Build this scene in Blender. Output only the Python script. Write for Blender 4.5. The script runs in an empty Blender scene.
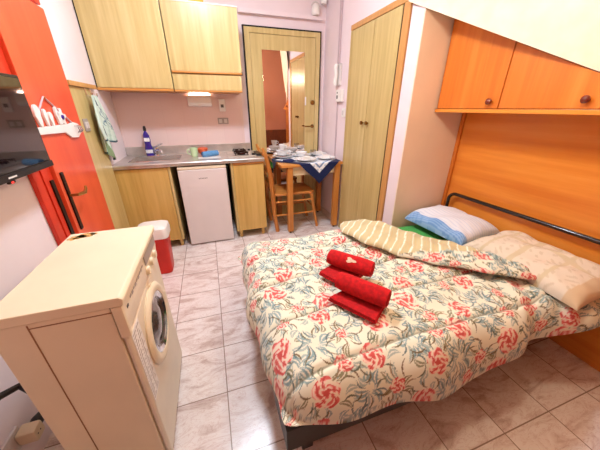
import bpy, bmesh, math, random
import numpy as np
from mathutils import Vector, Matrix
random.seed(7); rng = np.random.default_rng(7)
scene = bpy.context.scene
COL = scene.collection
ORG = {}

# ------------------------------------------------------------------ materials
def lin(c):
    return tuple(((v/255)/12.92 if v/255 <= .04045 else ((v/255+.055)/1.055)**2.4) for v in c)

def newmat(name):
    m = bpy.data.materials.new(name); m.use_nodes = True
    nt = m.node_tree
    return m, nt, nt.nodes['Principled BSDF']

def noise(nt, scale, detail=3, vec=None, rough=.5):
    n = nt.nodes.new('ShaderNodeTexNoise'); n.inputs['Scale'].default_value = scale
    n.inputs['Detail'].default_value = detail; n.inputs['Roughness'].default_value = rough
    if vec: nt.links.new(vec, n.inputs['Vector'])
    return n

def ramp(nt, fac, stops):
    r = nt.nodes.new('ShaderNodeValToRGB'); nt.links.new(fac, r.inputs['Fac'])
    e = r.color_ramp.elements
    while len(e) < len(stops): e.new(.5)
    for k, (p, c) in enumerate(stops):
        e[k].position = p; e[k].color = (*lin(c), 1)
    return r

def coords(nt, scale=(1, 1, 1), rot=(0, 0, 0)):
    t = nt.nodes.new('ShaderNodeTexCoord'); mp = nt.nodes.new('ShaderNodeMapping')
    mp.inputs['Scale'].default_value = scale; mp.inputs['Rotation'].default_value = rot
    nt.links.new(t.outputs['Object'], mp.inputs['Vector'])
    return mp.outputs['Vector']

def bump(nt, bs, height, strength=.2, dist=.002):
    b = nt.nodes.new('ShaderNodeBump'); b.inputs['Strength'].default_value = strength
    b.inputs['Distance'].default_value = dist
    nt.links.new(height, b.inputs['Height']); nt.links.new(b.outputs['Normal'], bs.inputs['Normal'])

def plain(name, c, rough=.5, metal=0., var=.04, scale=6, bmp=0, coat=0, spec=.5):
    m, nt, bs = newmat(name)
    v = coords(nt); n = noise(nt, scale, 3, v)
    lo = tuple(max(0, x*(1-var)) for x in c); hi = tuple(min(255, x*(1+var)) for x in c)
    r = ramp(nt, n.outputs['Fac'], [(.3, lo), (.7, hi)])
    nt.links.new(r.outputs['Color'], bs.inputs['Base Color'])
    bs.inputs['Roughness'].default_value = rough; bs.inputs['Metallic'].default_value = metal
    bs.inputs['Coat Weight'].default_value = coat; bs.inputs['Specular IOR Level'].default_value = spec
    if bmp:
        n2 = noise(nt, bmp, 4, v); bump(nt, bs, n2.outputs['Fac'], .25, .002)
    return m

def wood(name, a, b, c, axis='Z', freq=38, rough=.38, coat=.15):
    m, nt, bs = newmat(name)
    s = {'Z': (freq, freq, freq*.05), 'Y': (freq, freq*.05, freq), 'X': (freq*.05, freq, freq)}[axis]
    v = coords(nt, s); n = noise(nt, 1.0, 5, v, .6)
    s2 = tuple(k*.12 for k in s)
    n2 = noise(nt, 1.0, 2, coords(nt, s2))
    mx = nt.nodes.new('ShaderNodeMath'); mx.operation = 'MULTIPLY_ADD'
    mx.inputs[1].default_value = .55; nt.links.new(n.outputs['Fac'], mx.inputs[0])
    m2 = nt.nodes.new('ShaderNodeMath'); m2.operation = 'MULTIPLY'; m2.inputs[1].default_value = .45
    nt.links.new(n2.outputs['Fac'], m2.inputs[0]); nt.links.new(m2.outputs[0], mx.inputs[2])
    r = ramp(nt, mx.outputs[0], [(.36, a), (.5, b), (.64, c)])
    nt.links.new(r.outputs['Color'], bs.inputs['Base Color'])
    bs.inputs['Roughness'].default_value = rough; bs.inputs['Coat Weight'].default_value = coat
    bs.inputs['Coat Roughness'].default_value = .2
    bump(nt, bs, n.outputs['Fac'], .08, .001)
    return m

def vcol(name, rough=.85, bmp=0, sheen=.2, bstr=.3):
    m, nt, bs = newmat(name)
    a = nt.nodes.new('ShaderNodeVertexColor'); a.layer_name = 'pattern'
    nt.links.new(a.outputs['Color'], bs.inputs['Base Color'])
    bs.inputs['Roughness'].default_value = rough; bs.inputs['Sheen Weight'].default_value = sheen
    bs.inputs['Specular IOR Level'].default_value = .2
    if bmp:
        n = noise(nt, bmp, 4, coords(nt)); bump(nt, bs, n.outputs['Fac'], bstr, .004)
    return m

def emit(name, c, s):
    m, nt, bs = newmat(name)
    bs.inputs['Base Color'].default_value = (*lin(c), 1)
    bs.inputs['Emission Color'].default_value = (*lin(c), 1); bs.inputs['Emission Strength'].default_value = s
    return m

M = {}
M['ash'] = wood('pale ash laminate', (188, 161, 102), (203, 178, 118), (214, 192, 134), 'Z', 34, .35)
M['ash_base'] = wood('warm ash laminate', (196, 156, 82), (212, 174, 98), (222, 186, 114), 'Z', 34, .35)
M['orange_edge'] = wood('orange edging', (196, 128, 58), (206, 140, 68), (214, 150, 78), 'X', 30, .4)
M['trim_wood'] = wood('warm oak trim', (194, 138, 76), (206, 150, 88), (214, 160, 98), 'Z', 30, .4)
M['cherry'] = wood('cherry veneer', (206, 106, 32), (222, 126, 44), (234, 144, 62), 'Z', 16, .33, .3)
M['cherry_h'] = wood('cherry veneer grain along', (220, 122, 36), (236, 146, 54), (244, 164, 78), 'Y', 14, .3, .3)
M['honey'] = wood('honey pine', (176, 104, 42), (200, 128, 58), (216, 148, 76), 'Z', 40, .4)
M['honey_x'] = wood('honey pine lengthwise', (186, 112, 46), (208, 136, 64), (222, 156, 82), 'X', 40, .4)
M['brown'] = wood('brown stained wood', (92, 44, 22), (108, 54, 28), (122, 64, 34), 'Y', 20, .5)
M['pink'] = plain('lilac pink wall paint', (238, 220, 224), .8, 0, .015, 3, 90)
M['pink_tile'] = None
M['warm_wall'] = plain('alcove beige paint', (244, 222, 204), .8, 0, .02, 3, 90)
M['rear'] = plain('rear wall paint', (194, 132, 108), .8, 0, .02, 3, 90)
M['white_wall'] = plain('lilac white wall paint', (238, 226, 230), .8, 0, .015, 3, 90)
M['ceil'] = plain('ceiling plaster', (246, 232, 212), .9, 0, .03, 14, 60)
M['red'] = wood('red painted door', (224, 72, 40), (232, 84, 50), (238, 98, 60), 'Z', 10, .38, .25)
M['red_dark'] = plain('red painted frame', (212, 52, 26), .4, 0, .06, 5)
M['iron'] = plain('dark bronze', (52, 30, 24), .35, .8, .1, 20)
M['brass'] = plain('brass', (190, 150, 88), .28, 1, .06, 20)
M['bronze'] = plain('antique brass', (140, 100, 52), .35, 1, .1, 20)
M['chrome'] = plain('chrome', (226, 228, 232), .12, 1, .02, 6)
M['steel'] = plain('brushed steel', (206, 200, 194), .32, .75, .06, 9)
M['steel_dark'] = plain('sink steel', (168, 160, 154), .3, .75, .1, 9)
M['black'] = plain('black plastic', (22, 20, 24), .35, 0, .1, 9)
M['black_gap'] = plain('black seal and gap shade', (24, 18, 16), .8, 0, .1, 9)  # black of the door seal, also used as painted shade in gaps
M['tube'] = plain('black enamelled tube', (20, 15, 18), .22, .1, .05, 9, 0, .5)
M['frame_metal'] = plain('charcoal bed frame', (50, 46, 44), .45, .2, .1, 14)
M['white'] = plain('white plastic', (240, 236, 232), .4, 0, .015, 8)
M['grey_white'] = plain('off white plastic', (216, 208, 206), .45, 0, .02, 8)
M['cream'] = plain('cream enamel', (236, 221, 192), .5, 0, .015, 5, 0, .2)
M['cream_panel'] = plain('cream panel plastic', (232, 220, 200), .4, 0, .02, 8)
M['fridge'] = plain('fridge enamel', (226, 216, 214), .38, 0, .012, 5)
M['text'] = plain('grey lettering', (96, 90, 92), .6, 0, .02, 8)
M['seam'] = plain('panel seam', (150, 108, 70), .7, 0, .05, 8)
M['glass_dark'] = plain('smoked glass', (78, 68, 60), .12, 0, .2, 9, 0, .6)
M['ring_inner'] = plain('porthole bowl', (150, 138, 122), .2, .7, .15, 14)
M['screen'] = plain('television screen', (20, 14, 18), .05, 0, .1, 3, 0, .8)
M['redbin'] = plain('red plastic', (206, 36, 14), .38, 0, .05, 6)
M['mirror'] = plain('mirror silver', (236, 226, 220), .015, 1, .0, 3)
M['navy'] = plain('navy cotton', (30, 42, 92), .9, 0, .12, 40, 300)
M['cloth_w'] = None
M['china'] = plain('white china', (244, 244, 246), .18, 0, .01, 5, 0, .4)
M['mint'] = plain('mint ceramic', (196, 222, 178), .25, 0, .03, 5)
M['orange'] = plain('orange plastic', (208, 88, 42), .45, 0, .08, 30)
M['bluecloth'] = plain('blue roll cloth', (88, 140, 186), .8, 0, .06, 40, 220)
M['purple'] = plain('violet bottle plastic', (52, 34, 140), .2, 0, .1, 10, 0, .4)
M['label'] = plain('bottle label', (232, 232, 240), .4, 0, .1, 60)
M['towel'] = plain('red terry', (186, 8, 18), .95, 0, .12, 60, 420)
M['towel2'] = plain('deep red terry', (180, 10, 20), .95, 0, .12, 60, 420)
M['goldthread'] = plain('pale gold thread', (222, 196, 170), .6, 0, .1, 80)
M['green'] = plain('green sheet', (74, 168, 84), .85, 0, .05, 20, 120)
M['mint_towel'] = None
M['socket_grey'] = plain('grey socket plate', (168, 156, 150), .45, 0, .04, 8)
M['stain'] = plain('peeled brown patch', (176, 132, 76), .8, 0, .45, 90)
M['conduit'] = plain('pale conduit', (196, 174, 180), .5, 0, .02, 8)
M['yellow'] = plain('amber cardboard', (226, 160, 30), .6, 0, .06, 20)
M['table_apron'] = plain('cream apron', (226, 206, 168), .6, 0, .04, 12)
M['knob'] = plain('dark wood knob', (112, 34, 18), .3, 0, .1, 20, 0, .4)
M['skirt'] = plain('tile skirting', (226, 206, 196), .4, 0, .05, 12)
M['blackcable'] = plain('black cable', (26, 20, 20), .5, 0, .05, 8)
M['lamp_white'] = emit('lamp glass cool', (224, 238, 252), 112)
M['lamp_warm'] = emit('lamp glass warm', (255, 234, 200), 52)
M['strip'] = emit('strip lamp glass', (255, 246, 236), 14)
M['led'] = emit('standby lamp', (255, 40, 30), 1.2)

# pale pink wall tiles behind the worktop
def tile_wall():
    m, nt, bs = newmat('pale pink glazed tile')
    v = coords(nt, (1, 1, 1), (math.pi/2, 0, 0))
    b = nt.nodes.new('ShaderNodeTexBrick'); nt.links.new(v, b.inputs['Vector'])
    b.offset = 0; b.inputs['Scale'].default_value = 1; b.inputs['Brick Width'].default_value = .2; b.inputs['Row Height'].default_value = .2
    b.inputs['Mortar Size'].default_value = .002; b.inputs['Mortar Smooth'].default_value = .3
    b.inputs['Color1'].default_value = (*lin((231, 206, 200)), 1); b.inputs['Color2'].default_value = (*lin((229, 202, 198)), 1)
    b.inputs['Mortar'].default_value = (*lin((224, 197, 192)), 1)
    nt.links.new(b.outputs['Color'], bs.inputs['Base Color']); bs.inputs['Roughness'].default_value = .35
    return m
M['pink_tile'] = tile_wall()

# glossy marbled floor tiles
def floor_mat():
    m, nt, bs = newmat('marbled floor tile')
    t = nt.nodes.new('ShaderNodeTexCoord'); mp = nt.nodes.new('ShaderNodeMapping')
    mp.inputs['Location'].default_value = (.069, -.678, 0)
    nt.links.new(t.outputs['Object'], mp.inputs['Vector'])
    b = nt.nodes.new('ShaderNodeTexBrick'); nt.links.new(mp.outputs['Vector'], b.inputs['Vector'])
    b.offset = 0; b.inputs['Scale'].default_value = 1; b.inputs['Brick Width'].default_value = .2935; b.inputs['Row Height'].default_value = .2955
    b.inputs['Mortar Size'].default_value = .0028; b.inputs['Mortar Smooth'].default_value = .2; b.inputs['Bias'].default_value = 0
    b.inputs['Color1'].default_value = (0, 0, 0, 1); b.inputs['Color2'].default_value = (1, 1, 1, 1)
    # per tile shift so that the veining breaks at each joint
    off = nt.nodes.new('ShaderNodeVectorMath'); off.operation = 'MULTIPLY_ADD'
    nt.links.new(b.outputs['Color'], off.inputs[0]); off.inputs[1].default_value = (3, 5, 7); nt.links.new(mp.outputs['Vector'], off.inputs[2])
    st = nt.nodes.new('ShaderNodeMapping'); st.inputs['Rotation'].default_value = (0, 0, -.9); st.inputs['Scale'].default_value = (1, 2.6, 1)
    nt.links.new(off.outputs['Vector'], st.inputs['Vector'])
    n = noise(nt, 4.2, 7, st.outputs['Vector'], .62); n.inputs['Distortion'].default_value = 1.3
    r = ramp(nt, n.outputs['Fac'], [(.36, (198, 176, 170)), (.43, (218, 202, 198)), (.5, (230, 219, 216)), (.62, (236, 228, 226))])
    n2 = noise(nt, 9, 6, st.outputs['Vector'], .6); n2.inputs['Distortion'].default_value = 2.2
    r2 = ramp(nt, n2.outputs['Fac'], [(.475, (255, 255, 255)), (.5, (216, 190, 184)), (.525, (255, 255, 255))])
    mul = nt.nodes.new('ShaderNodeMix'); mul.data_type = 'RGBA'; mul.blend_type = 'MULTIPLY'; mul.inputs['Factor'].default_value = .55
    nt.links.new(r.outputs['Color'], mul.inputs['A']); nt.links.new(r2.outputs['Color'], mul.inputs['B'])
    mix = nt.nodes.new('ShaderNodeMix'); mix.data_type = 'RGBA'
    nt.links.new(b.outputs['Fac'], mix.inputs['Factor']); nt.links.new(mul.outputs['Result'], mix.inputs['A'])
    mix.inputs['B'].default_value = (*lin((150, 128, 116)), 1)
    nt.links.new(mix.outputs['Result'], bs.inputs['Base Color'])
    bs.inputs['Roughness'].default_value = .24
    n3 = noise(nt, 55, 3, t.outputs['Object'])
    ad = nt.nodes.new('ShaderNodeMath'); ad.operation = 'MULTIPLY_ADD'; ad.inputs[1].default_value = -1.5
    nt.links.new(b.outputs['Fac'], ad.inputs[0]); nt.links.new(n3.outputs['Fac'], ad.inputs[2])
    bump(nt, bs, ad.outputs[0], .22, .0015)
    return m
M['floor'] = floor_mat()
M['duvet'] = vcol('floral cotton', .85, 26, .15, .35)
M['flap'] = vcol('striped lining', .85, 40, .15, .4)
M['pillowcase'] = vcol('patterned pillowcase', .85, 34, .2, .35)
M['cloth'] = vcol('navy bordered cotton', .85, 120, .1, .15)
M['hangtowel'] = vcol('printed tea towel', .9, 60, .1, .2)

# ------------------------------------------------------------------ mesh builder
class B:
    def __init__(s): s.bm = bmesh.new(); s.cols = None
    def box(s, x0, x1, y0, y1, z0, z1, bev=0, seg=2, xf=None):
        t = bmesh.new(); bmesh.ops.create_cube(t, size=1)
        for v in t.verts:
            v.co = Vector(((x0+x1)/2+v.co.x*(x1-x0), (y0+y1)/2+v.co.y*(y1-y0), (z0+z1)/2+v.co.z*(z1-z0)))
        if bev: bmesh.ops.bevel(t, geom=list(t.edges), offset=bev, segments=seg, affect='EDGES', profile=.5)
        return s._add(t, xf)
    def _add(s, t, xf=None):
        if xf is not None: t.transform(xf)
        me = bpy.data.meshes.new('tmp'); t.to_mesh(me); t.free(); s.bm.from_mesh(me); bpy.data.meshes.remove(me)
        return s
    def prism(s, pts, vec, bev=0, xf=None):
        t = bmesh.new(); vs = [t.verts.new(p) for p in pts]; f = t.faces.new(vs)
        r = bmesh.ops.extrude_face_region(t, geom=[f])
        for g in r['geom']:
            if isinstance(g, bmesh.types.BMVert): g.co += Vector(vec)
        bmesh.ops.recalc_face_normals(t, faces=t.faces)
        if bev: bmesh.ops.bevel(t, geom=list(t.edges), offset=bev, segments=2, affect='EDGES', profile=.5)
        return s._add(t, xf)
    def tube(s, pts, r, n=10, cap=True, xf=None):
        t = bmesh.new(); pts = [Vector(p) for p in pts]; rings = []
        rr = r if isinstance(r, (list, tuple)) else [r]*len(pts)
        up = None
        for k, p in enumerate(pts):
            d = (pts[min(k+1, len(pts)-1)]-pts[max(k-1, 0)]).normalized()
            if up is None:
                up = Vector((0, 0, 1)) if abs(d.z) < .9 else Vector((1, 0, 0))
            a = (up-d*up.dot(d)).normalized(); up = a; b2 = d.cross(a)
            rings.append([t.verts.new(p+rr[k]*(math.cos(2*math.pi*i/n)*a+math.sin(2*math.pi*i/n)*b2)) for i in range(n)])
        for k in range(len(rings)-1):
            for i in range(n):
                t.faces.new((rings[k][i], rings[k][(i+1) % n], rings[k+1][(i+1) % n], rings[k+1][i]))
        if cap: t.faces.new(rings[0][::-1]); t.faces.new(rings[-1])
        bmesh.ops.recalc_face_normals(t, faces=t.faces)
        return s._add(t, xf)
    def lathe(s, prof, c=(0, 0, 0), n=28, rot=None, xf=None):
        t = bmesh.new(); rings = []
        for (r, z) in prof:
            if r < 1e-6: rings.append([t.verts.new((0, 0, z))])
            else: rings.append([t.verts.new((r*math.cos(2*math.pi*i/n), r*math.sin(2*math.pi*i/n), z)) for i in range(n)])
        for a, b2 in zip(rings, rings[1:]):
            for i in range(n):
                j = (i+1) % n
                if len(a) == 1 and len(b2) == 1: continue
                if len(a) == 1: t.faces.new((a[0], b2[j], b2[i]))
                elif len(b2) == 1: t.faces.new((a[i], a[j], b2[0]))
                else: t.faces.new((a[i], a[j], b2[j], b2[i]))
        bmesh.ops.recalc_face_normals(t, faces=t.faces)
        mt = Matrix.Translation(c) @ (rot if rot is not None else Matrix.Identity(4))
        t.transform(mt)
        return s._add(t, xf)

RX = lambda a: Matrix.Rotation(a, 4, 'X'); RY = lambda a: Matrix.Rotation(a, 4, 'Y'); RZ = lambda a: Matrix.Rotation(a, 4, 'Z')
TR = lambda *a: Matrix.Translation(a)
TOX = RY(math.pi/2); TOY = RX(-math.pi/2)          # lathe axis towards +X / +Y

def thing(name, loc, label, cat, group=None, rot=0, kind=None):
    o = bpy.data.objects.new(name, None); COL.objects.link(o)
    o.location = loc; o.rotation_euler = (0, 0, rot); o.empty_display_size = .05
    ORG[o] = Vector(loc)
    if label: o['label'] = label; o['category'] = cat
    if group: o['group'] = group
    if kind: o['kind'] = kind
    return o

def fin(name, b, mat, parent=None, label=None, cat=None, group=None, kind=None, sharp=35, local=False, smooth=True):
    me = bpy.data.meshes.new(name)
    if isinstance(b, B): b.bm.to_mesh(me); b.bm.free()
    else: me = b; me.name = name
    o = bpy.data.objects.new(name, me); COL.objects.link(o)
    me.materials.append(mat)
    if parent is not None:
        if not local: me.transform(Matrix.Translation(-ORG[parent]))
        o.parent = parent; ORG[o] = ORG[parent]
    else:
        co = np.array([v.co[:] for v in me.vertices])
        c = Vector(((co[:, 0].min()+co[:, 0].max())/2, (co[:, 1].min()+co[:, 1].max())/2, co[:, 2].min()))
        if not local:
            me.transform(Matrix.Translation(-c)); o.location = c
        ORG[o] = c
    if smooth:
        me.shade_smooth(); me.set_sharp_from_angle(angle=math.radians(sharp))
        if sharp < 60 and len(me.polygons) < 4000: o.modifiers.new('weighted', 'WEIGHTED_NORMAL').keep_sharp = True
    if label: o['label'] = label
    if cat: o['category'] = cat
    if group: o['group'] = group
    if kind: o['kind'] = kind
    return o

def gridmesh(P, colors=None, close=False, thick=0):
    """P: (m,n,3) array -> mesh with optional per-vertex colour attribute"""
    m, n, _ = P.shape
    me = bpy.data.meshes.new('g')
    idx = np.arange(m*n).reshape(m, n)
    f = np.stack([idx[:-1, :-1], idx[1:, :-1], idx[1:, 1:], idx[:-1, 1:]], -1).reshape(-1, 4)
    me.from_pydata(P.reshape(-1, 3).tolist(), [], f.tolist())
    if colors is not None: setcol(me, colors.reshape(-1, 3))
    return me

def setcol(me, c):
    a = me.color_attributes.new('pattern', 'FLOAT_COLOR', 'POINT')
    d = c/255.; d = np.where(d <= .04045, d/12.92, ((d+.055)/1.055)**2.4)
    a.data.foreach_set('color', np.concatenate([d, np.ones((len(d), 1))], 1).astype(np.float32).ravel())

def bx(*a, **k): return B().box(*a, **k)
def text(s, size, mat, parent, xf, name='lettering', ext=.0006):
    cu = bpy.data.curves.new('t', 'FONT'); cu.body = s; cu.size = size; cu.extrude = ext; cu.align_x = 'CENTER'; cu.align_y = 'CENTER'
    o = bpy.data.objects.new('t', cu); COL.objects.link(o)
    me = bpy.data.meshes.new_from_object(o.evaluated_get(bpy.context.evaluated_depsgraph_get()))
    bpy.data.objects.remove(o); bpy.data.curves.remove(cu); me.materials.clear()
    me.transform(xf)
    return fin(name, me, mat, parent, smooth=False)

def arc(c, r, a0, a1, n, plane='yz'):
    out = []
    for i in range(n+1):
        a = a0+(a1-a0)*i/n; u, v = r*math.cos(a), r*math.sin(a)
        out.append({'yz': (c[0], c[1]+u, c[2]+v), 'xz': (c[0]+u, c[1], c[2]+v), 'xy': (c[0]+u, c[1]+v, c[2])}[plane])
    return out

def rrect(cx, cy, hx, hy, r, z, n=6):
    out = []
    for (sx, sy, a0) in ((1, 1, 0), (-1, 1, 90), (-1, -1, 180), (1, -1, 270)):
        for i in range(n+1):
            a = math.radians(a0+90*i/n); out.append((cx+sx*(hx-r)+r*math.cos(a), cy+sy*(hy-r)+r*math.sin(a), z))
    return out
def loft(rings, cap0=True, cap1=True):
    q = B(); R_ = [[q.bm.verts.new(p) for p in r] for r in rings]
    for a, c_ in zip(R_, R_[1:]):
        n = len(a)
        for i in range(n): q.bm.faces.new((a[i], a[(i+1) % n], c_[(i+1) % n], c_[i]))
    if cap0: q.bm.faces.new(R_[0][::-1])
    if cap1: q.bm.faces.new(R_[-1])
    bmesh.ops.recalc_face_normals(q.bm, faces=q.bm.faces); return q

XL, XR, YB, YR, ZC = -.85, 1.385, 3.25, -.36, 2.62
XH, YA = 1.89, 1.67           # headboard plane, alcove side wall

# ------------------------------------------------------------------ setting
fin('floor', bx(XL-.1, 2.1, YR-.1, YB+.1, -.08, 0), M['floor'], kind='structure')
fin('ceiling', bx(XL-.1, 2.1, YR-.1, YB+.1, ZC, ZC+.08), M['ceil'], kind='structure')
fin('wall_back', bx(XL-.1, 2.1, YB, YB+.1, 0, ZC), M['pink'], kind='structure')
fin('wall_left', bx(XL-.1, XL, YR, YB, 0, ZC), M['white_wall'], kind='structure')
fin('wall_rear', bx(XL-.1, 2.1, YR-.1, YR, 0, ZC), M['rear'], kind='structure')
w = B(); w.box(XR, 2.1, 2.625, YB, 0, ZC); w.box(XR, 2.1, 1.80, 2.625, 2.035, ZC); w.box(XR, 2.1, YA+.01, 1.80, 0, ZC)
fin('wall_right', w, M['pink'], kind='structure')
fin('wall_alcove', bx(XR+.001, 2.1, YA, YA+.01, 0, ZC), M['warm_wall'], kind='structure')
fin('wall_headboard', bx(1.915, 2.1, YR, YA, 0, ZC), M['warm_wall'], kind='structure')
fin('trim_1', bx(XL, XH, YR, YR+.02, 0, .84), M['brown'], kind='structure')
fin('baseboard_right', bx(XR-.012, XR, 2.63, YB, 0, .075, .003), M['skirt'], kind='structure')
fin('baseboard_back', bx(1.335, XR-.014, YB-.012, YB, 0, .075, .003), M['skirt'], kind='structure')
# glazed splashback between worktop and wall cabinets
fin('trim_2', bx(XL+.002, .40, YB-.006, YB, .93, 1.478), M['pink_tile'], kind='structure')

# sloping soffit over the bed
P0 = Vector((1.383, 1.665, 1.906)); P1 = Vector((1.608, .80, 1.480))
uh = Vector((P1.x-P0.x, P1.y-P0.y, 0)); L = uh.length; uh /= L; ph = Vector((uh.y, -uh.x, 0))
if ph.x > 0: ph = -ph
MS = 8.0
def zs(x, y):
    d = Vector((x-P0.x, y-P0.y, 0)); return P0.z+(P1.z-P0.z)/L*d.dot(uh)+MS*d.dot(ph)
def xtop(y):    # where the slope meets the ceiling
    a, b2 = -3.0, 1.6
    for _ in range(50):
        mid = (a+b2)/2
        if zs(mid, y) > ZC: a = mid
        else: b2 = mid
    return a
Bp = Vector((1.608, 1.665, 1.878))
yb = .70
zend = zs(1.608, yb)
PE = P0-uh*.14+Vector((0, 0, (P0.z-P1.z)/L*.14))
poly = [PE, P1, Vector((1.608, yb, zs(1.608, yb))), Vector((xtop(yb), yb, ZC-.001)), Vector((xtop(PE.y), PE.y, ZC-.001))]
sl = bmesh.new()
def addface(b, pts, h=.03):
    lo = [b.verts.new(p) for p in pts]; hi = [b.verts.new(Vector((p.x, p.y, min(p.z+h, ZC-.0005)))) for p in pts]
    b.faces.new(lo); b.faces.new(hi[::-1])
    n = len(pts)
    for i in range(n): b.faces.new((lo[i], lo[(i+1) % n], hi[(i+1) % n], hi[i]))
addface(sl, poly); addface(sl, [P0, Bp, P1])
ye = yb
lo_ = [(1.608, zs(1.608, yb)), (1.905, zs(1.608, yb)), (1.905, ZC-.001), (xtop(yb), ZC-.001)]
va = [sl.verts.new((x, ye-.001, z)) for x, z in lo_]; vb = [sl.verts.new((x, ye-.02, z)) for x, z in lo_]
sl.faces.new(va); sl.faces.new(vb[::-1])
for i in range(4): sl.faces.new((va[i], va[(i+1) % 4], vb[(i+1) % 4], vb[i]))
bmesh.ops.recalc_face_normals(sl, faces=sl.faces)
bb = B(); bb.bm.free(); bb.bm = sl
fin('ceiling.001', bb, M['ceil'], kind='structure', smooth=False)

# red door on the left wall
d = thing('door_1', (XL, 1.93, 0), None, None, kind='structure')
f = B()
f.box(XL+.001, XL+.022, 1.575, 1.635, 0, 2.0, .004); f.box(XL+.001, XL+.022, 1.635, 2.285, 1.885, 2.0, .004)
fin('door_frame', f, M['red_dark'], d)
f = B(); f.box(XL+.001, XL+.012, 1.637, 1.755, .005, 1.882, .003); f.box(XL+.012, XL+.02, 1.655, 1.70, .05, 1.84, .003)
fin('fixed_leaf', f, M['red_dark'], d)
lf = fin('door_leaf', bx(XL+.001, XL+.03, 1.758, 2.283, .005, 1.87, .004), M['red'], d)
fin('lock_plate', bx(XL+.020, XL+.028, 1.690, 1.722, .66, .99, .003), M['iron'], d)
hp = fin('handle_plate', bx(XL+.030, XL+.038, 1.785, 1.82, .66, 1.01, .006), M['iron'], lf)
h = B(); h.tube([(XL+.036, 1.803, .875), (XL+.075, 1.805, .875), (XL+.085, 1.83, .874), (XL+.085, 1.87, .868), (XL+.08, 1.905, .880), (XL+.075, 1.925, .893)], [.009, .009, .010, .010, .009, .007], 10)
fin('lever', h, M['brass'], lf)

# entrance door
d = thing('door_2', (.9, YB, 0), None, None, kind='structure')
f = B(); f.box(.462, .475, YB-.03, YB-.001, 0, 2.105); f.box(1.315, 1.328, YB-.03, YB-.001, 0, 2.105); f.box(.462, 1.328, YB-.03, YB-.001, 2.095, 2.108)
fin('door_seal', f, M['black_gap'], d)
f = B(); f.box(.476, .53, YB-.034, YB-.001, 0, 2.094, .003); f.box(1.262, 1.314, YB-.034, YB-.001, 0, 2.094, .003); f.box(.53, 1.262, YB-.034, YB-.001, 2.045, 2.094, .003)
fin('door_frame', f, M['ash'], d)
lf = fin('door_leaf', bx(.532, 1.26, YB-.028, YB-.001, .01, 2.043, .003), M['ash'], d)
fin('mirror', bx(.648, 1.135, YB-.033, YB-.0275, .35, 1.905, .0015), M['mirror'], lf)
h = B(); h.lathe([(0, 0), (.022, 0), (.02, .01), (0, .012)], (1.235, YB-.03, 1.135), 16, RX(math.pi/2))
h.tube([(1.235, YB-.03, 1.135), (1.235, YB-.075, 1.135), (1.215, YB-.085, 1.135), (1.12, YB-.085, 1.137)], .008, 10)
fin('lever', h, M['bronze'], lf)
h = B(); h.lathe([(0, 0), (.026, 0), (.024, .012), (.012, .016), (0, .016)], (1.235, YB-.03, 1.40), 18, RX(math.pi/2))
fin('lock_cylinder', h, M['bronze'], lf)
fin('latch_guard', bx(1.137, 1.152, YB-.043, YB-.029, 1.37, 1.46, .004), M['white'], lf)

# ledge above the entrance door with alarm siren and detector
t = fin('trim_3', bx(.43, 1.33, YB-.05, YB-.001, 2.20, 2.235, .004), M['pink'], kind='structure')
s = thing('alarm_siren', (1.245, YB-.03, 2.236), 'small egg-shaped white siren standing on ledge above the entrance door', 'alarm')
fin('body', B().lathe([(0, 0), (.036, 0), (.044, .02), (.042, .06), (.03, .09), (.012, .105), (0, .107)], (1.245, YB-.05+.0, 2.2365), 22), M['white'], s)
fin('hood', B().tube(arc((1.245, YB-.05, 2.30), .052, math.pi*.1, math.pi*.9, 10, 'xz'), .006, 8), M['grey_white'], s)
fin('motion_detector', B().lathe([(0, 0), (.03, 0), (.036, .02), (.034, .055), (.02, .075), (0, .08)], (XR-.02-.03, YB-.055, 2.34), 20),
    M['white'], label='rounded white detector high in the corner beside the siren', cat='sensor')

# ------------------------------------------------------------------ washing machine
X0, X1, Y0, Y1 = -.61, -.312, .72, 1.245
w = thing('washing_machine', ((X0+X1)/2, (Y0+Y1)/2, 0), 'cream slim front-loading washing machine standing against the left wall', 'washing machine')
b = B(); b.box(X0, X1-.022, Y0, Y1, .03, .818, .006)
body = fin('body', b, M['cream'], w)
fin('front_panel', bx(X1-.022, X1, Y0+.004, Y1-.004, .03, .70, .012, 3), M['cream_panel'], w)
fin('kick_plate', bx(X1-.03, X1-.012, Y0+.02, Y1-.02, .0305, .11, .004), M['grey_white'], w)
b = B(); b.prism([(X0-.003, Y0-.003, .818), (X0-.003, Y0-.003, .85), (X1+.008, Y0-.003, .85), (X1+.018, Y0-.003, .84), (X1+.014, Y0-.003, .818)], (0, Y1-Y0+.006, 0), .004)
top = fin('top_lid', b, M['cream'], w)
st = B()
rs = random.Random(3)
for cx, cy, r in ((-.565, 1.205, .022), (-.545, 1.212, .026), (-.585, 1.19, .014), (-.52, 1.222, .012)):
    pts = [(cx+r*(.7+.5*rs.random())*math.cos(a*math.pi/6)*1.3, cy+r*(.6+.5*rs.random())*math.sin(a*math.pi/6), .8502) for a in range(12)]
    st.prism(pts, (0, 0, .0006))
fin('peeled_patch', st, M['stain'], top, label='brown peeled patch in far corner of the lid', smooth=False)
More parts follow.
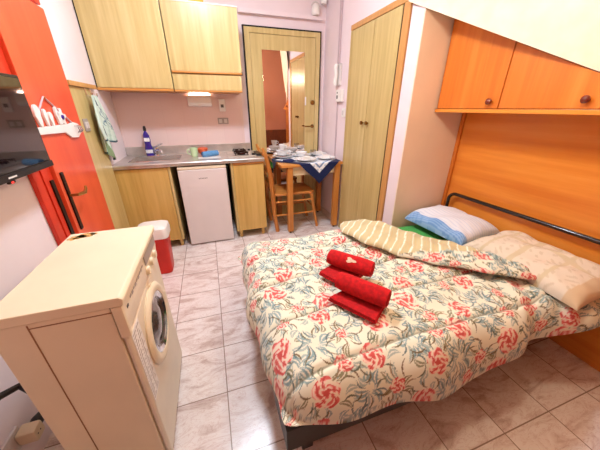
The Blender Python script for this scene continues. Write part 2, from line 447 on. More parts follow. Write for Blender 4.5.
# control panel with its drop at the near end
b = B(); b.prism([(X1-.022, Y0+.001, .702), (X1-.022, Y0+.001, .817), (X1+.004, Y0+.001, .817), (X1+.006, Y0+.001, .76), (X1, Y0+.001, .702)], (0, Y1-Y0-.002, 0), .004)
cp = fin('control_panel', b, M['cream_panel'], w)
fin('corner_cap', bx(X1-.02, X1+.008, Y0-.003, Y0+.014, .70, .8175, .004), M['cream'], cp)
fin('detergent_drawer', bx(X1+.004, X1+.010, 1.02, 1.225, .768, .812, .003), M['socket_grey'], cp)
b = B()
for y in (1.03, 1.10, 1.165): b.lathe([(0, 0), (.02, 0), (.018, .012), (.012, .016), (0, .016)], (X1+.0045, y, .742), 18, TOX)
for k, y in enumerate((1.03, 1.10, 1.165)):
    q = B(); q.lathe([(0, 0), (.019, 0), (.017, .014), (0, .016)], (X1+.0035, y, .742), 18, TOX); fin('dial', q, M['cream'], cp)
b.bm.free()
b = B()
for k in range(9):
    b.box(X1+.0050, X1+.0062, .80+k*.022, .815+k*.022, .785-.004*(k % 2), .792)
fin('printed_text', b, M['socket_grey'], cp, smooth=False)
b = B(); b.box(X1+.0052, X1+.0066, .757, .772, .778, .787)
fin('maker_mark', b, M['text'], cp, smooth=False)
# porthole
PC = (X1, .985, .515)
pr = B(); pr.lathe([(.125, -.002), (.164, -.002), (.168, .006), (.160, .014), (.146, .018), (.128, .014), (.122, .004)], PC, 40, TOX)
port = fin('porthole_door', pr, M['cream'], w)
fin('trim_ring', B().lathe([(.100, .004), (.124, .004), (.126, .013), (.118, .015), (.104, .006)], PC, 40, TOX), M['chrome'], port)
fin('glass_bowl', B().lathe([(.104, .008), (.096, .002), (.07, .004), (.05, .012), (0, .016)], PC, 36, TOX), M['glass_dark'], port)
fin('door_handle', bx(X1+.006, X1+.017, 1.135, 1.150, .48, .55, .004), M['cream'], port)
b = B(); b.box(X1+.0002, X1+.0012, .735, .815, .36, .69)
lb = fin('instruction_sheet', b, M['white'], w, smooth=False)
b = B()
for k in range(22):
    z = .675-k*.0145
    b.box(X1+.0013, X1+.0017, .742, .742+.028*(1-.2*((k*7) % 3)), z, z+.005); b.box(X1+.0013, X1+.0017, .777, .777+.03*(1-.25*((k*5) % 3)), z, z+.005)
fin('printed_text', b, M['socket_grey'], lb, smooth=False)
b = B(); b.box(-.5265, -.5235, Y0-.0012, Y0+.001, .04, .812); b.box(-.5235, -.33, Y0-.0010, Y0+.001, .799, .802)
fin('panel_seam', b, M['seam'], body, smooth=False)
for x in (X0+.04, X1-.05):
    for y in (Y0+.04, Y1-.04): fin('foot', B().lathe([(0, 0), (.018, 0), (.018, .012), (.01, .014), (.01, .031), (0, .031)], (x, y, 0), 14), M['black'], w)

# sockets, plugs and cables behind the washer
s = thing('wall_socket', (XL, .87, .18), 'pale wall socket low down behind the washing machine', 'socket')
fin('plate', bx(XL+.0005, XL+.012, .80, .90, .15, .235, .003), M['grey_white'], s)
s = thing('plug_adapter', (XL+.03, .885, .19), 'cream plug adapter with black plug in the low socket behind the washer', 'plug')
fin('body', bx(XL+.0125, XL+.075, .86, .912, .165, .222, .008, xf=None), M['cream'], s)
q = B()
for dy in (-.008, .008): q.lathe([(0, 0), (.003, 0), (.003, .0008), (0, .001)], (XL+.0752, .880+dy, .195), 8, TOX)
fin('socket_holes', q, M['text'], s)
pl = fin('plug', B().lathe([(0, 0), (.02, 0), (.022, .02), (.014, .045), (.006, .06), (0, .06)], (XL+.045, .9125, .193), 16, TOY), M['black'], s)
fin('power_cable', B().tube([(XL+.055, .965, .22), (XL+.08, 1.0, .26), (XL+.10, 1.03, .20), (XL+.10, 1.06, .08), (XL+.13, 1.08, .012)], .005, 8),
    M['blackcable'], label='black power cable drooping behind the washing machine', cat='cable')
fin('drain_hose', B().tube([(-.63, .83, .36), (-.68, .85, .40), (-.76, .90, .43), (-.80, .86, .44), (-.83, .80, .41), (-.834, .74, .34), (-.834, .66, .25), (-.834, .60, .12), (-.82, .58, .016)], .013, 10),
    M['blackcable'], label='dark drain hose looping behind the washing machine', cat='hose')
fin('cable', B().tube([(-.70, .72, .004), (-.68, .74, .10), (-.675, .745, .16), (-.665, .735, .10), (-.65, .71, .02), (-.64, .69, .006)], .0045, 8),
    M['white'], label='thin white cable looping down beside the back of the washer', cat='cable')

# ------------------------------------------------------------------ television
t = thing('television', (XL+.07, 1.26, 1.08), 'black flat television mounted on the left wall beside the red door', 'television')
xs = -.745
b = B(); b.box(xs-.035, xs, .92, 1.60, 1.082, 1.468, .005)
fin('cabinet', b, M['black'], t)
fin('screen', bx(xs, xs+.0015, .935, 1.588, 1.115, 1.455), M['screen'], t)
fin('bottom_bezel', bx(xs+.0003, xs+.006, .922, 1.598, 1.084, 1.110, .002), M['black'], t)
fin('badge', bx(xs+.006, xs+.0068, 1.265, 1.315, 1.094, 1.100), M['white'], t, smooth=False, label='small white badge')
q = B(); q.box(xs-.006, xs+.005, 1.262, 1.30, 1.074, 1.084, .003)
sb = fin('sensor_pod', q, M['black'], t)
fin('standby_lamp', bx(xs+.005, xs+.006, 1.272, 1.284, 1.076, 1.082), M['led'], sb, smooth=False)
b = B(); b.box(XL+.0005, XL+.012, 1.16, 1.36, 1.18, 1.38, .003); b.box(XL+.012, xs-.034, 1.21, 1.31, 1.22, 1.34, .004)
fin('wall_bracket', b, M['iron'], t)

# ------------------------------------------------------------------ key rack on red door
XD = XL+.0305
k = thing('key_rack', (XD, 1.985, 1.2), 'white cut-out ornamental key rack hanging by cord on the red door', 'key rack'); ORG[k] = Vector((XD, 2.04, 1.2))
b = B(); b.prism([(XD, 1.785, 1.215), (XD, 2.06, 1.205), (XD, 2.12, 1.172), (XD, 2.21, 1.165), (XD, 2.265, 1.19), (XD, 2.262, 1.245), (XD, 2.20, 1.258), (XD, 2.13, 1.25), (XD, 1.785, 1.25)], (.012, 0, 0), .003)
base = fin('base_board', b, M['white'], k)
for (y, wd, h) in ((1.835, .026, .105), (1.905, .016, .085), (1.955, .018, .07), (2.03, .014, .095)):
    pts = [(XD+.001, y+wd*math.cos(a*math.pi/8)*(1.15 if math.sin(a*math.pi/8) > 0 else .8), 1.25+h*.5+h*.52*math.sin(a*math.pi/8)) for a in range(16)]
    fin('cut_out_figure', B().prism(pts, (.012, 0, 0), .002), M['white'], k)
pts = []
for a in range(20):
    r = .05 if a % 4 in (0, 1) else .03
    pts.append((XD+.001, 2.075+r*math.cos(a*math.pi/10), 1.29+r*math.sin(a*math.pi/10)))
fl = fin('flower_ornament', B().prism(pts, (.012, 0, 0), .002), M['white'], k)
fin('flower_centre', B().lathe([(0, 0), (.014, 0), (.012, .006), (0, .008)], (XD+.013, 2.075, 1.29), 14, TOX), M['purple'], fl)
for y in (2.19, 2.215, 2.24):
    fin('hook', B().tube([(XD+.012, y, 1.235), (XD+.03, y, 1.23), (XD+.035, y, 1.21), (XD+.022, y, 1.195)], .004, 7), M['chrome'], k)
fin('hanging_cord', B().tube([(XD+.006, 1.855, 1.32), (XD+.006, 1.955, 1.395), (XD+.006, 1.96, 1.395), (XD+.006, 2.19, 1.255)], .0045, 7), M['conduit'], k)
fin('peg', B().lathe([(0, 0), (.006, 0), (.006, .014), (0, .015)], (XD+.0002, 1.957, 1.39), 10, TOX), M['brass'], k)

# ------------------------------------------------------------------ tan side panel, coat rail, switch, towel
t = thing('side_panel', (XL, 2.48, 0), 'tall tan wood-grain panel on the left wall between red door and worktop', 'panel')
fin('board', bx(XL+.0005, XL+.018, 2.288, 2.668, .0, 1.475, .002), M['ash'], t)
t = thing('coat_rail', (XL, 2.55, 1.49), 'narrow wooden coat rail with hooks above the tan panel', 'coat rail')
fin('rail', bx(XL+.0005, XL+.035, 2.30, 2.79, 1.477, 1.508, .004), M['trim_wood'], t)
for y in (2.56, 2.66):
    fin('hook', B().tube([(XL+.02, y, 1.476), (XL+.024, y, 1.43), (XL+.045, y, 1.412), (XL+.060, y, 1.425), (XL+.062, y, 1.445)], .0055, 8), M['chrome'], t)
t = thing('light_switch', (XL, 2.39, 1.23), 'grey rocker light switch on the tan panel beside the red door', 'light switch')
fin('plate', bx(XL+.0185, XL+.026, 2.35, 2.43, 1.185, 1.27, .003), M['socket_grey'], t)
for y in (2.372, 2.406): fin('rocker', bx(XL+.026, XL+.031, y-.013, y+.013, 1.205, 1.25, .002), M['grey_white'], t)

t = thing('tea_towel', (XL+.06, 2.6, .95), 'pale green printed tea towel hanging from the coat rail hooks', 'towel')
def cloth_layer(name, ya, yb, za, zb, wa, wb, xo, skew, seed):
    n, m_ = 60, 40
    v = np.linspace(0, 1, n)[:, None]; u = np.linspace(0, 1, m_)[None, :]
    k_ = np.clip(v*1.5, 0, 1)
    yy = ya+(yb-ya)*v+(u-.5)*(wa+(wb-wa)*k_)
    xx = xo+(np.sin(u*9.5+.8*v+seed)*.013+np.sin(u*23+seed)*.004)*(.35+v)+0*v
    zz = za+(zb-za)*v+skew*(u-.5)*v+.012*np.sin(u*7)*v
    P = np.stack([xx, yy, zz], -1); uu = u+0*v; vv = v+0*u
    c = np.ones((n, m_, 3))*np.array((206, 224, 212))
    P_ = lambda mask, col: np.where(mask[..., None], np.array(col), c)
    c = P_(np.sin((uu+vv*.25)*26+seed) > .88, (176, 202, 190))
    c = P_(vv > .955, (64, 92, 104))
    if seed == 0:
        for q in (0, 1, 2, 3):
            c = P_((np.abs(uu-.58-.09*q-.05*np.sin(vv*30+q)) < .014) & (vv > .22+.05*q) & (vv < .62+.04*q), (84, 118, 142))
        c = P_((np.abs(uu-.5-.35*vv) < .03) & (vv < .2), (52, 74, 96))
    else:
        c = P_((uu-.62)**2+(vv-.35)**2*.6 < .018, (46, 50, 80)); c = P_((np.abs(uu-.4) < .25*(vv-.6)*2) & (vv > .6), (140, 162, 124))
    o = fin(name, gridmesh(P, c), M['hangtowel'], t, sharp=80)
    md = o.modifiers.new('thick', 'SOLIDIFY'); md.thickness = .004; md.offset = 0
cloth_layer('upper_fold', 2.565, 2.665, 1.425, 1.085, .10, .33, XL+.066, -.03, 0)
cloth_layer('lower_fold', 2.60, 2.655, 1.30, .955, .10, .20, XL+.042, -.09, 2)

# ------------------------------------------------------------------ wall cabinets
YF = 2.90
t = thing('wall_cabinet', (-.55, YF+.17, 1.48), 'large pale ash wall cabinet with one plain door left above the sink', 'cabinet')
fin('carcass', bx(XL+.002, -.248, YF+.022, YB-.001, 1.50, 2.30, .002), M['ash'], t)
fin('door', bx(XL+.010, -.250, YF, YF+.02, 1.502, 2.30, .002), M['ash'], t)
fin('bottom_edging', bx(XL+.004, -.249, YF-.003, YB-.001, 1.480, 1.499, .002), M['orange_edge'], t)
fin('side_gap_shade', bx(XL+.0005, XL+.0085, YF+.003, YF+.02, 1.48, 2.30), M['black_gap'], t)  # black strip painted in as the shade between door and wall
t = thing('wall_cabinet', (.065, YF+.17, 1.48), 'pale ash wall cabinet with tall flap over a slim lower flap, beside the entrance door', 'cabinet')
fin('carcass', bx(-.243, .372, YF+.024, YB-.001, 1.482, 2.148, .002), M['ash'], t)
dr = fin('upper_flap', bx(-.240, .380, YF, YF+.02, 1.648, 2.148, .002), M['ash'], t)
fin('flap_grip', bx(-.238, .382, YF-.012, YF+.016, 1.630, 1.646, .004), M['orange_edge'], t)
dr = fin('lower_flap', bx(-.240, .372, YF+.002, YF+.022, 1.494, 1.622, .002), M['ash'], t)
fin('bottom_edging', bx(-.241, .373, YF, YB-.001, 1.4795, 1.4925, .002), M['orange_edge'], t)
fin('top_edging', bx(-.242, .384, YF-.004, YF+.022, 2.1485, 2.158, .002), M['white'], t)
fin('flap_hinge', bx(.3725, .388, YF+.0, YF+.03, 1.626, 1.652, .003), M['black'], t)
fin('cardboard_box', bx(-.02, .105, YF+.02, YF+.12, 2.1585, 2.25, .002), M['yellow'], label='amber yellow box lying on top of the right wall cabinet', cat='box')

# under-cabinet strip lamp
t = thing('strip_lamp', (.03, YB-.05, 1.37), 'white box-shaped strip lamp on the wall under the right wall cabinet', 'lamp')
b = B(); b.prism([(-.16, YB-.0065, 1.465), (-.16, YB-.078, 1.458), (-.16, YB-.085, 1.39), (-.16, YB-.07, 1.36), (-.16, YB-.0065, 1.355)], (.235, 0, 0), .006)
fin('housing', b, M['white'], t)
fin('tube', bx(-.14, .06, YB-.034, YB-.012, 1.466, 1.474, .003), M['strip'], t)
t = thing('light_switch', (.275, YB, 1.37), 'white wall switch box above the socket, right of strip lamp', 'light switch')
fin('plate', bx(.15, .215, YB-.028, YB-.0065, 1.305, 1.43, .005), M['white'], t)
fin('rocker', bx(.167, .197, YB-.033, YB-.028, 1.345, 1.375, .002), M['text'], t)
t = thing('power_socket', (.275, YB, 1.21), 'grey double socket plate on pink wall below white switch box', 'socket')
fin('plate', bx(.118, .232, YB-.015, YB-.0065, 1.175, 1.24, .003), M['socket_grey'], t)
for x in (.148, .202): fin('outlet', bx(x-.017, x+.017, YB-.018, YB-.015, 1.188, 1.227, .003), M['grey_white'], t)

# ------------------------------------------------------------------ base units, fridge, worktop
def feet(t, xs_, ys_, h=.06, mat=None):
    for x in xs_:
        for y in ys_: fin('foot', B().lathe([(0, 0), (.016, 0), (.018, h*.5), (.022, h), (0, h)], (x, y, 0), 12), mat or M['ash_base'], t)
t = thing('base_cabinet', (-.62, 2.96, 0), 'warm ash base cabinet with plain door under the sink', 'cabinet')
fin('carcass', bx(-.845, -.382, 2.705, YB-.002, .08, .84, .002), M['ash'], t)
fin('door', bx(-.840, -.408, 2.686, 2.704, .085, .832, .002), M['ash_base'], t)
fin('side_edging', bx(-.405, -.382, 2.684, 2.704, .08, .838, .003), M['ash'], t)
feet(t, (-.80, -.42), (2.73, 3.18), .08)
t = thing('base_cabinet', (.34, 2.96, 0), 'narrow warm ash base cabinet under the hob, right of the fridge', 'cabinet')
fin('carcass', bx(.165, .500, 2.705, YB-.002, .085, .84, .002), M['ash'], t)
fin('door', bx(.190, .498, 2.686, 2.704, .09, .815, .002), M['ash_base'], t)
fin('side_edging', bx(.165, .187, 2.684, 2.704, .085, .838, .003), M['ash'], t)
fin('top_edging', bx(.189, .500, 2.684, 2.704, .818, .838, .003), M['orange_edge'], t)
feet(t, (.21, .46), (2.73, 3.18), .085)
fin('niche_shade_panel', bx(-.38, .163, 3.22, YB-.001, .0, .83), M['black_gap'], kind='structure')  # black sheet behind the fridge, stands in for shade in the niche

t = thing('refrigerator', (-.10, 2.95, 0), 'small white under-counter refrigerator between the base cabinets', 'refrigerator')
fin('body', bx(-.322, .118, 2.73, 3.20, .02, .82, .006), M['fridge'], t)
dr = fin('door', bx(-.325, .121, 2.668, 2.726, .014, .80, .008, 3), M['fridge'], t)
fin('top_plate', bx(-.325, .121, 2.670, 3.20, .803, .828, .005), M['cream'], t)
b = B()
for k in range(6):
    x = -.145+k*.014
    b.box(x, x+.003, 2.6668, 2.668, .709, .72); b.box(x+.003, x+.010, 2.6668, 2.668, .709+(.0085 if k % 2 else .004), .7115+(.0085 if k % 2 else .004)); b.box(x+.003, x+.010, 2.6668, 2.668, .709, .7112)
fin('badge', b, M['text'], dr, smooth=False, label='small dark raised badge')
for x in (-.28, .07):
    for y in (2.76, 3.15): fin('foot', B().lathe([(0, 0), (.016, 0), (.016, .021), (0, .021)], (x, y, 0), 12), M['black'], t)

ZT = .878
t = thing('worktop', (-.17, 2.95, ZT-.03), 'long stainless steel worktop with sink basin and upstand', 'worktop')
SX0, SX1, SY0, SY1 = -.74, -.30, 2.80, 3.12
b = B()
for a in ((-.846, SX0, 2.668, YB-.0065), (SX1, .508, 2.668, YB-.0065), (SX0, SX1, 2.668, SY0), (SX0, SX1, SY1, YB-.0065)): b.box(*a, ZT-.035, ZT)
bmesh.ops.remove_doubles(b.bm, verts=b.bm.verts, dist=1e-5)
fin('surface', b, M['steel'], t, smooth=False)
b = B(); b.box(SX0+.001, SX1-.001, SY0+.001, SY1-.001, ZT-.037, ZT-.02)
b = B()
for (x0, x1, y0, y1, z0, z1) in ((SX0, SX1, SY0, SY1, .8405, .8435), ):
    b.box(x0+.001, x1-.001, y0+.001, y1-.001, z0, z1)
bs_ = fin('sink_basin', b, M['steel_dark'], t)
fin('drain', B().lathe([(0, 0), (.03, 0), (.028, .003), (0, .002)], (-.52, 2.97, .8437), 20), M['chrome'], bs_)
rim = B()
pts = [(SX0, SY0), (SX1, SY0), (SX1, SY1), (SX0, SY1), (SX0, SY0)]
rim.tube([(x, y, ZT+.001) for x, y in pts], .004, 8)
fin('sink_rim', rim, M['chrome'], t)
b = B(); b.box(-.846, .508, YB-.022, YB-.0066, ZT, .965, .003)
fin('upstand', b, M['steel'], t)
b = B(); b.tube([(-.846, 2.668, ZT-.008), (.508, 2.668, ZT-.008)], .009, 10)
fin('rolled_edge', b, M['steel'], t)
# hob
t = thing('hob', (.31, 3.0, ZT), 'two-burner steel gas hob with dark pan supports at worktop right end', 'hob')
fin('tray', bx(.165, .45, 2.80, 3.20, ZT+.0005, ZT+.008, .003), M['steel'], t)
for y in (2.90, 3.08):
    fin('burner', B().lathe([(0, 0), (.045, 0), (.04, .012), (.028, .018), (0, .019)], (.305, y, ZT+.008), 22), M['iron'], t)
    g = B()
    for a in range(4):
        ca, sa = math.cos(a*math.pi/2+.78), math.sin(a*math.pi/2+.78)
        g.tube([(.305+.02*ca, y+.02*sa, ZT+.034), (.305+.085*ca, y+.085*sa, ZT+.034), (.305+.09*ca, y+.09*sa, ZT+.009)], .005, 7)
    g.tube([(.305+.075*math.cos(a*math.pi/12), y+.075*math.sin(a*math.pi/12), ZT+.030) for a in range(25)], .004, 7)
    fin('pan_support', g, M['iron'], t)
for y in (2.835, 3.165): fin('knob', B().lathe([(0, 0), (.016, 0), (.014, .018), (0, .019)], (.425, y, ZT+.008), 14), M['black'], t)
q = B(); q.box(.455, .502, 2.80, 3.02, ZT+.0008, ZT+.022, .006)
fin('gas_lighter', q, M['black'], label='long black lighter lying at the right end of the worktop', cat='lighter')

# faucet, bottle, mug etc.
t = thing('faucet', (-.545, 3.165, ZT), 'chrome mixer tap standing at the back of the sink', 'faucet')
fin('base', B().lathe([(0, 0), (.03, 0), (.028, .012), (.022, .018), (.022, .075), (.02, .082), (0, .084)], (-.545, 3.165, ZT+.0003), 20), M['chrome'], t)
fin('spout', B().tube([(-.545, 3.15, ZT+.05), (-.52, 3.10, ZT+.065), (-.49, 3.04, ZT+.07), (-.475, 3.01, ZT+.06), (-.472, 3.005, ZT+.045)], [.014, .013, .012, .012, .012], 12), M['chrome'], t)
fin('lever', B().tube([(-.545, 3.165, ZT+.083), (-.53, 3.15, ZT+.10), (-.47, 3.11, ZT+.125)], [.014, .010, .007], 10), M['chrome'], t)
t = thing('soap_bottle', (-.612, 3.165, ZT), 'tall violet washing-up liquid bottle with white label behind the sink', 'bottle')
tilt = TR(-.612, 3.165, ZT+.0005) @ Matrix.Diagonal((.85, 1, 1.08, 1))
sq = Matrix.Diagonal((1.0, .62, 1, 1))
fin('bottle', B().lathe([(0, 0), (.040, 0), (.044, .01), (.043, .07), (.034, .11), (.038, .15), (.034, .19), (.02, .215), (.013, .225), (.013, .23), (0, .23)], (0, 0, 0), 22, xf=tilt @ sq), M['purple'], t)
fin('cap', B().lathe([(0, .2305), (.017, .2305), (.017, .255), (.012, .272), (0, .275)], (0, 0, 0), 18, xf=tilt @ sq), M['black'], t)
q = B(); q.lathe([(.0446, .028), (.0446, .060)], (0, 0, 0), 40, xf=tilt @ sq)
bmesh.ops.delete(q.bm, geom=[f for f in q.bm.faces if f.calc_center_median().y > 3.165-.012], context='FACES')
fin('label', q, M['label'], t, label='white printed label')
q = B(); q.lathe([(.0372, .135), (.0392, .15), (.0372, .168)], (0, 0, 0), 40, xf=tilt @ sq)
bmesh.ops.delete(q.bm, geom=[f for f in q.bm.faces if f.calc_center_median().y > 3.165-.014], context='FACES')
fin('upper_label', q, M['label'], t)
t = thing('mug', (-.165, 2.97, ZT), 'mint green mug on the worktop left of the blue cloth', 'mug')
fin('cup', B().lathe([(0, .003), (.027, 0), (.030, .004), (.040, .088), (.037, .088), (.028, .01), (0, .008)], (-.165, 2.97, ZT+.0005), 26), M['mint'], t)
fin('handle', B().tube([(-.20, 2.97, ZT+.075), (-.225, 2.965, ZT+.07), (-.232, 2.965, ZT+.05), (-.222, 2.967, ZT+.03), (-.196, 2.97, ZT+.02)], .006, 8), M['mint'], t)
t = thing('bowl', (-.085, 3.15, ZT), 'small orange bowl at the worktop back behind the blue cloth', 'bowl')
fin('shell', B().lathe([(0, .003), (.03, 0), (.045, .012), (.056, .05), (.052, .06), (.03, .066), (0, .068)], (-.085, 3.15, ZT+.0005), 24), M['orange'], t)
t = thing('rolled_cloth', (-.02, 2.90, ZT), 'blue cloth rolled up on the worktop above the fridge', 'cloth')
A_ = Vector((-.085, 2.865, ZT+.0315)); D_ = Vector((.15, .07, 0)); sd_ = Vector((-D_.y, D_.x, 0)).normalized()
fin('roll', loft([[tuple(A_+D_*f_+sd_*(.030*math.cos(i*math.pi/12)*(1-.06*abs(2*f_-1)**5))+Vector((0, 0, .028*math.sin(i*math.pi/12)*(1-.06*abs(2*f_-1)**5)))) for i in range(24)] for f_ in [j/8 for j in range(9)]]), M['bluecloth'], t)
for end, sg in ((A_, -1), (A_+D_, 1)):
    fin('spiral_edge', B().tube([end+D_.normalized()*sg*.001+sd_*((.004+.0011*i)*math.cos(i*.5))+Vector((0, 0, (.004+.0011*i)*math.sin(i*.5))) for i in range(17)], .002, 6), M['navy'], t)
q = B(); q.box(-.13, .09, 2.80, 2.90, ZT+.0004, ZT+.0026, .001)
fin('dish_cloth', q, M['white'], label='flat white cloth lying on the worktop under the blue roll', cat='cloth')

# ------------------------------------------------------------------ waste bin
t = thing('waste_bin', (-.545, 2.28, 0), 'red plastic bin with a white swing lid behind the washing machine', 'bin')
cx, cy = -.55, 2.27
fin('bucket', loft([rrect(cx, cy, .085, .075, .03, .002), rrect(cx, cy, .09, .08, .03, .02), rrect(cx, cy, .105, .095, .035, .34), rrect(cx, cy, .11, .10, .035, .352)]), M['redbin'], t)
ld = fin('lid', loft([rrect(cx, cy, .118, .108, .04, .352), rrect(cx, cy, .120, .110, .04, .40), rrect(cx, cy, .114, .104, .04, .437), rrect(cx, cy, .085, .08, .03, .452), rrect(cx, cy, .04, .04, .02, .456)]), M['white'], t)
0 and fin('pedal', bx(cx+.095, cx+.125, cy-.02, cy+.02, .006, .016, .004), M['redbin'], t)

# ------------------------------------------------------------------ table, cloth, dishes, chair
ZTB = .80
t = thing('dining_table', (1.02, 2.9, 0), 'small square honey-wood dining table by the entrance door', 'table')
TX0, TX1, TY0, TY1 = .665, 1.372, 2.60, 3.205
fin('tabletop', bx(TX0, TX1, TY0, TY1, ZTB-.03, ZTB, .006), M['honey_x'], t)
for x in (.768, 1.322):
    for y in (2.645, 3.16):
        lg = fin('leg', bx(x-.03, x+.03, y-.03, y+.03, .025, ZTB-.0305, .004), M['honey'], t)
        fin('foot_cap', B().lathe([(0, 0), (.012, 0), (.014, .024), (0, .025)], (x, y, 0), 12), M['black'], lg)
for (x0, x1, y0, y1) in ((.80, 1.29, 2.635, 2.655), (.80, 1.29, 3.15, 3.17), (.758, .778, 2.677, 3.128), (1.312, 1.332, 2.677, 3.128)):
    fin('apron', bx(x0, x1, y0, y1, ZTB-.125, ZTB-.031, .002), M['table_apron'], t)
# diamond tablecloth
HD = .535; CX, CY = 1.09, 2.905
N = 130
g = np.linspace(-1, 1, N); A, Bq = np.meshgrid(g, g, indexing='ij')
fx = CX+(A+Bq)/2*HD*1.0; fy = CY+(A-Bq)/2*HD
z = np.full_like(fx, ZTB+.003); px, py = fx.copy(), fy.copy()
ov = np.maximum(0, TY0-.002-fy); py = np.where(ov > 0, TY0-.006-.02*ov, py); z = z-ov
ovb = np.maximum(0, fy-(TY1+.002)); py = np.where(ovb > 0, TY1+.006+.004*ovb, py); z = z-ovb
ol = np.maximum(0, TX0-.002-fx); px = np.where(ol > 0, TX0-.006-.03*ol, px); z = z-ol
px = px+np.where(ov > 0, .012*np.sin(fx*26)*ov*3, 0); py = py-np.where(ov > 0, np.abs(.018*np.sin(fx*19+1))*ov*3, 0)
z += np.where((ov+ovb+ol) == 0, .0012*np.sin(fx*37)*np.sin(fy*31)+.0012, 0)
e = np.minimum(1-np.abs(A), 1-np.abs(Bq))*HD/2*math.sqrt(2)*.5*1.4
c = np.ones(A.shape+(3,))*np.array((240, 242, 246))
def paint(c, mask, col): return np.where(mask[..., None], np.array(col), c)
c = paint(c, (np.sin(A*40)*np.sin(Bq*40) > .55), (176, 196, 222))
c = paint(c, (e > .085) & (e < .096), (120, 146, 190))
c = paint(c, e < .058, (26, 36, 78))
c = paint(c, e < .006, (26, 34, 76))
keep = fx < TX1+.0
P = np.stack([np.minimum(px, TX1-.002), py, z], -1)
me = bpy.data.meshes.new('c'); idx = np.arange(N*N).reshape(N, N)
F = np.stack([idx[:-1, :-1], idx[1:, :-1], idx[1:, 1:], idx[:-1, 1:]], -1).reshape(-1, 4)
F = F[keep.reshape(-1)[F].all(1)]
used = np.unique(F); mp = -np.ones(N*N, int); mp[used] = np.arange(len(used))
me.from_pydata(P.reshape(-1, 3)[used].tolist(), [], mp[F].tolist()); setcol(me, c.reshape(-1, 3)[used])
fin('tablecloth', me, M['cloth'], label='white tablecloth with wide navy border laid cornerwise on the dining table', cat='tablecloth', sharp=80)
ZD = ZTB+.008
def plate(x, y, r, label, z=ZD, group=None):
    t = thing('plate', (x, y, z), label, 'plate', group)
    fin('dish', B().lathe([(0, .002), (r*.55, 0), (r*.62, .004), (r*.95, .019), (r, .022), (r*.97, .024), (r*.62, .010), (r*.5, .006), (0, .006)], (x, y, z), 36), M['china'], t)
plate(.985, 2.755, .125, 'white dinner plate nearest the front edge of the table')
plate(1.24, 2.78, .112, 'white plate at right front of table, beside navy corner')
plate(1.03, 3.04, .11, 'white plate in the middle back of the table')
plate(1.255, 3.05, .11, 'white plate at back right of the table, below door handle')
def bowl(x, y, z, r, h, label, cat='bowl', nm='soup_bowl'):
    t = thing(nm, (x, y, z), label, cat)
    fin('shell', B().lathe([(0, .002), (r*.5, 0), (r*.55, .004), (r*.9, h*.6), (r, h), (r*.96, h), (r*.84, h*.6), (r*.45, .008), (0, .007)], (x, y, z), 30), M['china'], t)
bowl(1.03, 3.04, ZD+.0065, .07, .045, 'white bowl standing on the middle back plate')
plate(.79, 3.02, .115, 'lowest white plate of the stack at back left of table')
plate(.79, 3.02, .105, 'upper white plate of the stack at back left of table', ZD+.0245)
bowl(.79, 3.02, ZD+.0245+.0065, .075, .05, 'white bowl crowning the plate stack at back left')
def cup(x, y, z, label):
    t = thing('coffee_cup', (x, y, z), label, 'cup')
    fin('cup', B().lathe([(0, .002), (.022, 0), (.026, .006), (.037, .05), (.038, .062), (.035, .062), (.024, .01), (0, .008)], (x, y, z), 24), M['china'], t)
    fin('handle', B().tube([(x+.034, y-.004, z+.05), (x+.055, y-.006, z+.047), (x+.057, y-.006, z+.03), (x+.03, y-.003, z+.018)], .0045, 8), M['china'], t)
cup(.895, 3.12, ZD, 'white coffee cup at table back beside plate stack')
cup(.79, 3.02, ZD+.088, 'white coffee cup standing on top of the stacked bowl')
def glassm():
    m, nt, bs = newmat('clear drinking glass'); bs.inputs['Transmission Weight'].default_value = 1; bs.inputs['Roughness'].default_value = .02; bs.inputs['IOR'].default_value = 1.45
    return m
M['glass'] = glassm()
t = thing('drinking_glass', (1.13, 2.90, ZD), 'clear drinking glass in the middle of the table', 'glass')
fin('tumbler', B().lathe([(0, .004), (.026, 0), (.028, .003), (.034, .09), (.0318, .09), (.026, .008), (0, .008)], (1.13, 2.90, ZD), 26), M['glass'], t)
for (x, y, a, lb) in ((.985, 2.755, .3, 'white folded napkin on the front plate'), (1.24, 2.78, -.5, 'white folded napkin on the right front plate'), (1.255, 3.05, .2, 'white folded napkin on the back right plate')):
    q = B(); X_ = TR(x, y, ZD+.0082) @ RZ(a); q.box(-.05, .05, -.034, .034, 0, .012, .004, xf=X_); q.box(-.048, .045, -.032, .033, .0124, .026, .005, xf=X_); q.box(-.042, .046, -.028, .02, .0264, .038, .005, xf=X_)
    fin('napkin', q, M['white'], label=lb, cat='napkin', group=None)
q = B(); q.box(-.055, .055, -.045, .045, 0, .010, .003, xf=TR(.80, 2.77, ZD-.001) @ RZ(.3)); q.box(-.05, .05, -.02, .044, .0103, .018, .003, xf=TR(.80, 2.77, ZD-.001) @ RZ(.3))
fin('napkin', q, M['navy'], label='folded navy napkin on left front of the table', cat='napkin')

